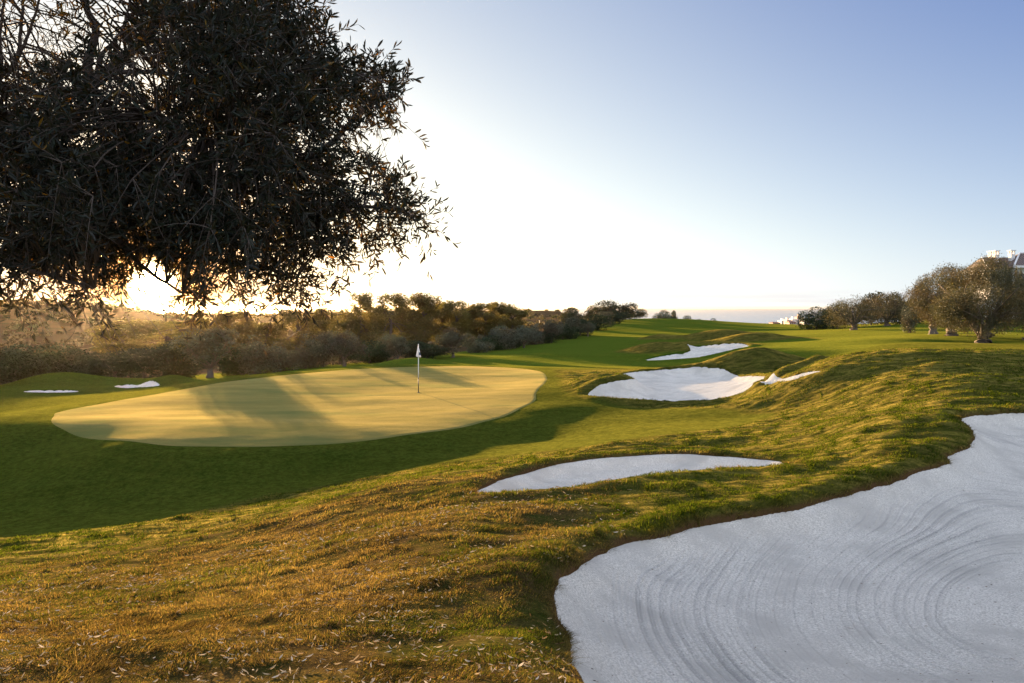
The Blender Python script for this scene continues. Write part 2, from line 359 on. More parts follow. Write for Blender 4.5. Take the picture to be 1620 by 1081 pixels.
# ------------------------------------------------------------------ materials
def mat(name):
    m = bpy.data.materials.new(name); m.use_nodes = True; return m, NT(m.node_tree)
def rand_normal(g, cell, spread):
    """normals of blade-sized facets: grass is a mass of small upright faces"""
    pos = g.n('ShaderNodeNewGeometry')
    f = g.vm('FLOOR', g.vm('SCALE', pos.outputs['Position'], sc=1.0 / cell))
    c = g.n('ShaderNodeTexWhiteNoise', {0: f}).outputs['Color']
    v = g.vm('MULTIPLY', g.vm('SUBTRACT', c, (.5, .5, .5)), (spread, spread, spread * .3))
    return g.vm('NORMALIZE', g.vm('ADD', pos.outputs['Normal'], v))
def turf_surface(g, col, sheen, cell=.012, spread=3.0, rough=.62, k=.5):
    nrm = rand_normal(g, cell, spread)
    d = g.n('ShaderNodeBsdfDiffuse', {'Color': col})
    s = g.n('ShaderNodeBsdfGlossy', {'Color': sheen, 'Roughness': rough, 'Normal': nrm})
    v = g.n('ShaderNodeBsdfSheen', {'Color': g.vm('SCALE', sheen, sc=2.6), 'Roughness': .5})
    mv = g.n('ShaderNodeMixShader', {0: .5, 1: s.outputs[0], 2: v.outputs[0]})
    mx = g.n('ShaderNodeMixShader', {0: k, 1: d.outputs[0], 2: mv.outputs[0]})
    g.n('ShaderNodeOutputMaterial', {0: mx.outputs[0]})
# rough and mown grass
M_GROUND, g = mat('turf')
pos = g.n('ShaderNodeNewGeometry').outputs['Position']
mown = g.n('ShaderNodeAttribute', attribute_name='mown').outputs['Fac']; dry = g.n('ShaderNodeAttribute', attribute_name='dry').outputs['Fac']
wild = g.n('ShaderNodeAttribute', attribute_name='wild').outputs['Fac']; lip = g.n('ShaderNodeAttribute', attribute_name='lip').outputs['Fac']
n1 = g.noise(pos, 1.3, 5, .6); n2 = g.noise(pos, 14, 4, .65); n3 = g.noise(g.mapv(pos, (.25, 1, 1), (0, 0, .35)), .5, 4, .6); n4 = g.noise(pos, .045, 4, .6)
mowc = g.mix(g.rng(n3, .3, .7), (.019, .050, .004), (.036, .074, .007))
mowc = g.mix(g.rng(g.noise(g.mapv(pos, (.1, 1.6, 1), (0, 0, .25)), .8, 3), .35, .65), mowc, (.034, .074, .008))
spk = g.math('ADD', g.rng(g.noise(pos, 9, 3, .7), .3, .7, .72, 1.28), g.rng(g.noise(pos, 45, 2, .7), .3, .7, -.2, .2))
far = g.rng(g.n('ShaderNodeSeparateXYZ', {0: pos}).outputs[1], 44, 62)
mowc = g.mix(far, g.vm('SCALE', mowc, sc=.74), g.vm('MULTIPLY', mowc, (1.3, 1.6, 1.1)))  # partial sun on the far fairway put into the colour as brighter green
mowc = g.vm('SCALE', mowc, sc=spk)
roughc = g.mix(g.rng(n2, .35, .65), (.028, .050, .007), (.075, .088, .015))
roughd = g.mix(g.rng(n2, .3, .7), (.05, .036, .014), (.12, .078, .032))
roughc = g.mix(g.math('MULTIPLY', dry, g.rng(n1, .35, .6)), roughc, roughd)
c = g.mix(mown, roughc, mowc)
wildc = g.mix(g.rng(g.noise(pos, .05, 5, .65), .35, .65), (.07, .045, .022), (.15, .09, .045))
wildc = g.mix(g.rng(g.noise(pos, .2, 4, .6), .52, .62), wildc, (.045, .045, .02))
c = g.mix(wild, c, wildc)
c = g.mix(lip, c, (.13, .075, .035))
sheen = g.mix(mown, g.mix(dry, (.18, .14, .025), (.22, .155, .05)), (.078, .074, .012))
sheen = g.vm('SCALE', sheen, sc=g.math('MULTIPLY', g.rng(g.noise(pos, 3.0, 4, .7), .2, .8, .6, 1.4), g.math('MAXIMUM', mown, g.rng(dry, .25, 1.0, .75, .17))))
stk = g.rng(g.noise(g.mapv(pos, (.7, 2.6, 1), (0, 0, -.12)), 1.6, 5, .72), .37, .63, .2, 1.7)
sheen = g.vm('SCALE', sheen, sc=g.math('MULTIPLY', spk, g.n('ShaderNodeMix', {0: mown, 2: stk, 3: 1.0}).outputs[0]))
sheen = g.mix(lip, sheen, (.02, .01, .005)); sheen = g.mix(wild, sheen, (.05, .035, .02))
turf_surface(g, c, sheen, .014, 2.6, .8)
M_GREEN, g = mat('green_turf')
pos = g.n('ShaderNodeNewGeometry').outputs['Position']
st = g.noise(g.mapv(pos, (.3, 1.1, 1), (0, 0, .12)), .6, 6, .72, dist=.6); fine = g.rng(g.noise(g.mapv(pos, (1, 5, 1)), 4, 5, .8), .3, .7)
c = g.mix(g.rng(st, .3, .7), (.09, .115, .03), (.17, .165, .05)); c = g.mix(g.math('MULTIPLY', fine, .45), c, (.09, .11, .03)); pat = g.rng(g.noise(g.mapv(pos, (.5, 1, 1)), .35, 4, .6), .48, .66)
c = g.mix(g.math('MULTIPLY', pat, .6), c, (.07, .11, .035))
sheen = g.mix(g.rng(st, .3, .7), (.25, .188, .062), (.37, .27, .095)); sheen = g.mix(g.math('MULTIPLY', g.math('ADD', pat, fine), .38), sheen, (.13, .145, .05))
turf_surface(g, c, sheen, .008, 2.2, .85, .5)
# sand
M_SAND, g = mat('bunker_sand')
pos = g.n('ShaderNodeNewGeometry').outputs['Position']
rk = g.n('ShaderNodeAttribute', attribute_name='rake').outputs['Fac']
hh = g.math('ADD', g.math('MULTIPLY', rk, 1.0), g.math('MULTIPLY', g.noise(g.mapv(pos, (.6, 1, 1)), 60, 4, .8), .85))
hh = g.math('ADD', hh, g.math('MULTIPLY', g.noise(pos, 7, 3, .6), .55))
bmp = g.n('ShaderNodeBump', {'Height': hh, 'Distance': .022, 'Strength': 1.0}).outputs[0]
c = g.mix(g.rng(g.noise(g.mapv(pos, (.6, 1, 1)), 75, 5, .85), .38, .62), (.42, .40, .35), (.86, .83, .755))
c = g.mix(g.rng(g.noise(pos, 1.2, 4, .6), .4, .7), c, (.52, .50, .45))
g.n('ShaderNodeOutputMaterial', {0: g.n('ShaderNodeBsdfDiffuse', {'Color': c, 'Roughness': .6, 'Normal': bmp}).outputs[0]})
# sea
M_SEA, g = mat('sea_water')
pos = g.n('ShaderNodeNewGeometry').outputs['Position']
b = g.n('ShaderNodeBump', {'Height': g.noise(g.mapv(pos, (.004, .02, 1)), 1.0, 6, .7), 'Distance': 1.0, 'Strength': .12}).outputs[0]
g.n('ShaderNodeOutputMaterial', {0: g.n('ShaderNodeBsdfPrincipled', {'Base Color': (.16, .22, .28, 1), 'Roughness': .22, 'Normal': b}).outputs[0]})
def leaf_mat(name, c1, c2, c3, trans=.35, gloss=.06, nscale=.6):
    m, g = mat(name)
    at = g.n('ShaderNodeAttribute', attribute_name='v').outputs['Fac']
    oi = g.n('ShaderNodeObjectInfo').outputs['Random']
    tc = g.n('ShaderNodeNewGeometry').outputs['Position']
    c = g.mix(at, c1, c2); c = g.mix(g.rng(g.noise(tc, nscale, 3), .45, .65), c, c3)
    c = g.n('ShaderNodeHueSaturation', {'Hue': g.math('ADD', .485, g.math('MULTIPLY', oi, .03)), 'Value': g.math('ADD', .8, g.math('MULTIPLY', oi, .4)), 'Color': c}).outputs[0]
    d = g.n('ShaderNodeBsdfDiffuse', {'Color': c}); t = g.n('ShaderNodeBsdfTranslucent', {'Color': g.vm('MULTIPLY', c, (1.3, 1.15, .6))})
    mx = g.n('ShaderNodeMixShader', {0: trans, 1: d.outputs[0], 2: t.outputs[0]})
    gl = g.n('ShaderNodeBsdfGlossy', {'Color': (.5, .5, .5, 1), 'Roughness': .45})
    g.n('ShaderNodeOutputMaterial', {0: g.n('ShaderNodeMixShader', {0: gloss, 1: mx.outputs[0], 2: gl.outputs[0]}).outputs[0]})
    return m
def plain(name, col, rough=.8, bump=None, var=.0):
    m, g = mat(name); pos = g.n('ShaderNodeTexCoord').outputs['Object']
    c = col if not var else g.mix(g.noise(pos, 3.0, 4), col, tuple(q * (1 - var) for q in col))
    p = g.n('ShaderNodeBsdfPrincipled', {'Roughness': rough})
    if isinstance(c, tuple): p.inputs['Base Color'].default_value = (*c, 1)
    else: g.t.links.new(c, p.inputs['Base Color'])
    if bump: g.t.links.new(g.n('ShaderNodeBump', {'Height': g.noise(g.mapv(pos, bump[1]), bump[0], 5, .7), 'Distance': bump[2], 'Strength': 1.0}).outputs[0], p.inputs['Normal'])
    g.n('ShaderNodeOutputMaterial', {0: p.outputs[0]}); return m

# ------------------------------------------------------------------ the setting
q = np.stack([idx[:-1, :], idx[1:, :], np.roll(idx, -1, 1)[1:, :], np.roll(idx, -1, 1)[:-1, :]], -1).reshape(-1, 4)
wildm = np.maximum(sstep(GY, 90, 110) * sstep(-(GX + .05 * GY), 0, 25) * sstep(GY, 80, 130), sstep(GY, 270, 330))
hedge = np.array([((p - CX) / F * Y, Y) for p, Y in [(-400,54),(0,54),(200,56),(330,58),(545,64),(640,70),(715,78),(830,95),(930,128),(1000,190),(1010,230)]])
hx = np.interp(GX, hedge[:, 0], hedge[:, 1])
wildm = np.maximum(wildm, sstep(GY - hx, 8, 13) * (GX < 28))
lipm = sstep(minsd, -.14, -.05) * (1 - sstep(minsd, .0, .10))
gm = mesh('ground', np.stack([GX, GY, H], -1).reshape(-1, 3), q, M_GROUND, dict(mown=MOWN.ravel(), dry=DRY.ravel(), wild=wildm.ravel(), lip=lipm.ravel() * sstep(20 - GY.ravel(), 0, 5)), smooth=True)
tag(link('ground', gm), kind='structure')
sl_ = mesh('sea', [(-60000, 300, -80), (60000, 300, -80), (60000, 34000, -80), (-60000, 34000, -80)], np.array([[0, 1, 2, 3]]), M_SEA)
tag(link('sea', sl_), kind='structure')
# raked sand sheets lying in the hollows; the turf rolls over their edges
def rake(X, Y, i):
    w = (fbm(X * .9, Y * .9, 40 + i, 3) - .5)
    if i == 0:      # long hairpin sweeps of the rake, opening to the upper right
        dx, dy = X - 4.7, Y - 6.9; u = dx * .52 + dy * .85; v = dx * .85 - dy * .52
        rho = np.where(u > 0, np.hypot(u * .30, v), np.hypot(u * .85, v)) + (vnoise(X * .5 + 3, Y * .5, 8) - .5) * .35 + (vnoise(X * 1.3, Y * 1.3, 9) - .5) * .06
        out = 0
        for per, amp, sd_ in ((.092, 1.0, 1), (.045, .4, 7)):
            k = np.floor(rho / per); f = (rho / per - k - .5) * per
            a_ = _hash(k, k * 0, sd_) ** .8 * amp; wd = .012 if sd_ == 1 else .010
            out = out - a_ * np.exp(-(f / wd) ** 2) + .5 * a_ * np.exp(-((np.abs(f) - wd * 2) / wd) ** 2)
        return out * 1.25 * (.6 + .6 * sstep(fbm(X * .5, Y * .5, 50, 3), .38, .6))
    ph = (X * (.15 if i == 1 else .3) + Y) * 2 * np.pi / (.16 if i == 1 else .3) + w * 14
    return np.sin(ph) * (.3 + .7 * vnoise(X * .8, Y * .8, 60 + i))
qf = q
for i, b in enumerate(BUNKERS):
    keep = (SD[i] < .45).ravel()
    kq = qf[keep[qf].all(1)]
    if i == 0:   # finer sheet for the sand right in front of the camera
        r0 = np.exp(np.arange(math.log(3.2), math.log(21), .0042)); t0 = np.radians(np.arange(-1, 44, .06))
        X = r0[:, None] * np.sin(t0); Y = r0[:, None] * np.cos(t0)
        ii = np.arange(len(r0))[:, None] * len(t0) + np.arange(len(t0)); kq = np.stack([ii[:-1, :-1], ii[1:, :-1], ii[1:, 1:], ii[:-1, 1:]], -1).reshape(-1, 4)
        d = sdf(X, Y, b['out']) + edge_wob(X, Y); X, Y, d = X.ravel(), Y.ravel(), d.ravel()
        kq = kq[(d < .45)[kq].all(1)]; Z = sand_h(X, Y, b, land0(X, Y), d)
    else: X, Y, d = GX.ravel(), GY.ravel(), SD[i].ravel(); Z = None
    u_, inv = np.unique(kq, return_inverse=True); kq = inv.reshape(-1, 4)
    X, Y, d = X[u_], Y[u_], d[u_]; Z = sand_h(X, Y, b, B0.ravel()[u_], d) if Z is None else Z[u_]
    rkv = rake(X, Y, i) * sstep(-d, .1, .5)
    Z = Z + .005 * rkv * (i < 2)
    tag(link('sand_bunker', mesh('sand_bunker', np.stack([X, Y, Z], -1), kq, M_SAND, dict(rake=rkv), smooth=True)), kind='structure')
# putting green
gp = spline(poly([(100,651),(200,632),(330,609),(430,596.5),(530,587),(620,582),(700,580),(780,581),(845,586),(866,598),(850,620),(846,636),(810,655),(760,670),(700,682),(600,696),(520,703),(420,707),(350,708),(250,705),(160,697),(110,687),(82,671),(84,659)]), 12)
gc = gp.mean(0); ks = np.linspace(0, 1, 110) ** .8
X = gc[0] + ks[:, None] * (gp[:, 0] - gc[0])[None]; Y = gc[1] + ks[:, None] * (gp[:, 1] - gc[1])[None]
Z = grass_h(X, Y) + .014 * (1 - sstep(ks, .985, 1.0))[:, None] - .003 * (ks > .999)[:, None]
m_ = len(gp); ii = np.arange(110)[:, None] * m_ + np.arange(m_); jj = np.roll(ii, -1, 1)
tag(link('putting_green', mesh('putting_green', np.stack([X, Y, Z], -1).reshape(-1, 3), np.stack([ii[:-1], ii[1:], jj[1:], jj[:-1]], -1).reshape(-1, 4), M_GREEN, smooth=True)), kind='structure')
# ------------------------------------------------------------------ plants
M_OLIVE = leaf_mat('olive_leaf', (.040, .050, .028), (.115, .130, .080), (.075, .062, .032), .16)
M_OLIVE_SUNLIT = leaf_mat('olive_leaf_sunlit', (.038, .042, .017), (.125, .120, .056), (.095, .070, .027), .24)  # golden sunlight on the right-hand olives put into warmer leaf colours
M_HEDGE = leaf_mat('hedge_leaf', (.010, .026, .005), (.030, .052, .010), (.018, .028, .008), .08)
M_EUC = leaf_mat('tall_tree_leaf', (.080, .082, .018), (.20, .168, .042), (.125, .098, .028), .5)
M_DARK = leaf_mat('dark_leaf', (.022, .034, .010), (.055, .062, .02), (.06, .045, .016), .2)
M_SCRUB = leaf_mat('scrub_leaf', (.06, .05, .022), (.13, .095, .045), (.05, .055, .02), .35, nscale=.05)
M_BARK = plain('olive_bark', (.16, .12, .085), .9, (6, (1, 1, .25), .05), .5)
M_BARK2 = plain('grey_bark', (.13, .10, .075), .9, (5, (1, 1, .2), .05), .5)
def unit(v): return v / (np.linalg.norm(v, axis=-1, keepdims=True) + 1e-9)
def leaf_quads(C, out, L, Wd, rs, hang=0.0, lens=False, fold=.25):
    """leaves at points C, lying roughly across 'out'; returns verts and quads"""
    n = len(C); L = np.broadcast_to(L, n)[:, None]; Wd = np.broadcast_to(Wd, n)[:, None]
    d = unit(rs.normal(size=(n, 3)) + out * .8 + np.array([0, 0, -hang])); s = unit(np.cross(d, rs.normal(size=(n, 3)))); nn = np.cross(d, s)
    a = C - d * L * .5; e = C + d * L * .5
    if not lens:
        V = np.stack([a, C + s * Wd * .5 + nn * Wd * fold, e, C - s * Wd * .5 + nn * Wd * fold], 1).reshape(-1, 3)
        return V, np.arange(n * 4).reshape(-1, 4)
    m1, m2 = C - d * L * .22, C + d * L * .18; up = nn * Wd * fold
    V = np.stack([a, m1 + s * Wd * .42 + up, m2 + s * Wd * .5 + up, e, m2 - s * Wd * .5 + up, m1 - s * Wd * .42 + up], 1).reshape(-1, 3)
    b = np.arange(n)[:, None] * 6
    return V, np.concatenate([b + [0, 1, 2, 3], b + [0, 3, 4, 5]])
def crown_mesh(name, clumps, n, L, Wd, mat, seed, hang=0., shell=.5, gap=.38, gs=1.6):
    rs = np.random.default_rng(seed); cl = np.array(clumps, float)        # x y z rx ry rz
    vol = (cl[:, 3] * cl[:, 4] * cl[:, 5]) ** .72; k = rs.choice(len(cl), n * 2, p=vol / vol.sum())
    u = unit(rs.normal(size=(n * 2, 3))); rad = shell + (1 - shell) * rs.random(n * 2) ** .6
    rad *= 1 + .16 * rs.normal(size=n * 2) * (rs.random(n * 2) < .35)
    p = cl[k, :3] + u * rad[:, None] * cl[k, 3:]
    f = vnoise(p[:, 0] * gs / .5 + 40, p[:, 2] * gs / .5 + p[:, 1] * 1.3 / .5, seed) * .6 + vnoise(p[:, 1] * gs + 9, p[:, 2] * gs + p[:, 0], seed + 1) * .4
    keep = f > gap; p, u = p[keep][:n], u[keep][:n]
    V, Q = leaf_quads(p, u, L * rs.uniform(.7, 1.3, len(p)), Wd * rs.uniform(.7, 1.3, len(p)), rs, hang)
    tone = np.clip(rs.normal(.45, .28, len(p)) + (vnoise(p[:, 0] * 2, p[:, 2] * 2 + p[:, 1], seed + 5) - .5) * .6, 0, 1)
    return mesh(name, V, Q, mat, dict(v=np.repeat(tone, 4)))
def trunk_mesh(name, base_r, h, limbs, mat, seed, lean=.0, gnarl=.15, flare=1.5):
    rs = np.random.default_rng(seed); mb = MB(); k = 9
    zz = np.linspace(-.25, h, 9); ox = lean * (zz / h) ** 1.4 + rs.normal(size=9) * gnarl * base_r; oy = rs.normal(size=9) * gnarl * base_r
    ox[:2] = 0; oy[:2] = 0; rad = base_r * (1 + (flare - 1) * np.exp(-np.maximum(zz, 0) / (h * .22))) * (1 - .25 * zz / h) * rs.uniform(.88, 1.12, 9)
    mb.tube(np.stack([ox, oy, zz], 1), rad, 11)
    top = np.array([ox[-2], oy[-2], zz[-2]])
    for e, rr in limbs:
        e = np.array(e, float); t = np.linspace(0, 1, 8)[:, None]
        mid = top + (e - top) * .5 + rs.normal(size=3) * .10 * np.linalg.norm(e - top) + np.array([0, 0, .1 * h])
        pts = (1 - t) ** 2 * (top - [0, 0, .12 * h]) + 2 * t * (1 - t) * mid + t * t * e
        mb.tube(pts, rr * (1 - .72 * t[:, 0]), 7)
        for _ in range(3):
            s0 = pts[rs.integers(3, 7)]; e2 = s0 + (e - top) * .35 + rs.normal(size=3) * .22 * np.linalg.norm(e - top)
            mb.tube(np.linspace(s0, e2, 4), rr * np.array([.4, .3, .2, .1]), 5)
    return mb.mesh(name, mat, smooth=True)
def rnd_clumps(seed, n, R, Hc, zc, r0, flat=.8, low=-.45):
    """round masses of foliage filling a crown of radius R, half height Hc, centre zc"""
    rs = np.random.default_rng(seed); out = []
    for i in range(n):
        a = rs.uniform(0, 6.283); u = rs.uniform(low, 1); rr = math.sqrt(max(0, 1 - u * u)) * rs.uniform(.45, .85)
        q = rs.uniform(.75, 1.25) * r0; out.append((R * rr * math.cos(a), R * rr * math.sin(a), zc + Hc * u * .72, q, q, q * flat))
    out.append((0, 0, zc, R * .62, R * .62, Hc * .62)); return out
def olive_proto(seed, n, L, R=1.6, Hc=1.15, th=.75, tr=.115, shell=.45):
    zc = th + Hc * .75; rs = np.random.default_rng(seed + 3)
    c = crown_mesh('crown', rnd_clumps(seed, 15, R, Hc, zc, R * .40), n, L, L * .42, M_OLIVE, seed, shell=shell, gap=.34)
    limbs = [((R * .55 * math.cos(a), R * .55 * math.sin(a), zc + rs.uniform(-.2, .4) * Hc), tr * .55) for a in np.arange(5) * 1.257 + rs.random()]
    return c, trunk_mesh('trunk', tr, th * 1.05, limbs, M_BARK, seed, lean=rs.uniform(-.15, .15), flare=1.6)
def shrub_proto(seed, n, L, R, Hh, mat, shell=.55, gap=.3):
    cl = rnd_clumps(seed, 14, R, Hh * .5, Hh * .47, R * .42, 1.0, -1)
    rs = np.random.default_rng(seed); limbs = [((R * .4 * math.cos(a), R * .4 * math.sin(a), Hh * .6), .05) for a in np.arange(4) * 1.57]
    return crown_mesh('crown', cl, n, L, L * .45, mat, seed, shell=shell, gap=gap), trunk_mesh('trunk', .08, Hh * .35, limbs, M_BARK2, seed)
def euc_proto(seed, n, L, Hh, R):
    rs = np.random.default_rng(seed); cl = []; limbs = []
    for i in range(30):
        z = Hh * rs.uniform(.14, .97); w = R * (1.05 - .55 * max(0, (z / Hh - .3) / .7) ** 2.2); a = rs.uniform(0, 6.283); rr = rs.uniform(.2, .85) * w
        q = R * rs.uniform(.34, .52) * (1.15 - .35 * z / Hh); cl.append((rr * math.cos(a), rr * math.sin(a), z - q, q, q, q * 1.4)); limbs.append(((rr * math.cos(a), rr * math.sin(a), z - q), .07))
    return crown_mesh('crown', cl, n, L, L * .38, M_EUC, seed, hang=.6, shell=.2, gap=.36, gs=1.1), trunk_mesh('trunk', .17, Hh * .62, limbs[:9], M_BARK2, seed, lean=rs.uniform(-.4, .4), gnarl=.5, flare=1.2)

PRO = {
 'olive': [(olive_proto(s, 5200, .15), 3.2, 3.0) for s in (11, 12, 13, 14)],
 'hedge': [(shrub_proto(s, 6500, .15, 1.7, 3.0, M_HEDGE, .6, .22), 3.4, 3.0) for s in (21, 22, 23)],
 'bush': [(shrub_proto(s, 4600, .16, 1.6, 2.8, M_OLIVE, .5, .3), 3.2, 2.8) for s in (31, 32, 33)],
 'euc': [(euc_proto(s, 13000, .30, 11, 2.3), 4.6, 11) for s in (41, 42, 43, 44)],
 'dark': [(shrub_proto(s, 6500, .22, 2.4, 3.9, M_DARK, .5, .3), 4.8, 3.9) for s in (51, 52)],
}
def put_tree(kind, name, px, Y, top, wpx, label, cat, group, sc=(1, 1), v=None, base=None):
    """px, Y: where it stands; top: the photo row its crown reaches; wpx: how wide it shows"""
    (cm, tm), w0, h0 = PRO[kind][(v if v is not None else random.randrange(99)) % len(PRO[kind])]
    x = (px - CX) / F * Y; z = float(grass_h(np.array([x]), np.array([Y]))[0]) if base is None else base
    hgt = -(top - HY) / F * Y - z; wid = wpx / F * Y * {'euc': 1.8, 'dark': 1.25, 'bush': 1.4, 'hedge': 1.5, 'olive': 1.02}[kind]; hgt *= 1.04
    o = empty(name, (x, Y, z - .03), random.uniform(0, 6.28)); o.scale = (wid / w0, wid / w0, max(hgt, .6) / h0)
    tag(o, label, cat, group); link('crown', cm, o); link('trunk', tm, o); return o
GO, GH, GE, GD = 'olive trees along the edge of the course', 'shrubs of the hedge behind the green', 'tall trees beyond the hedge', 'dark trees and bushes on the hilltop'
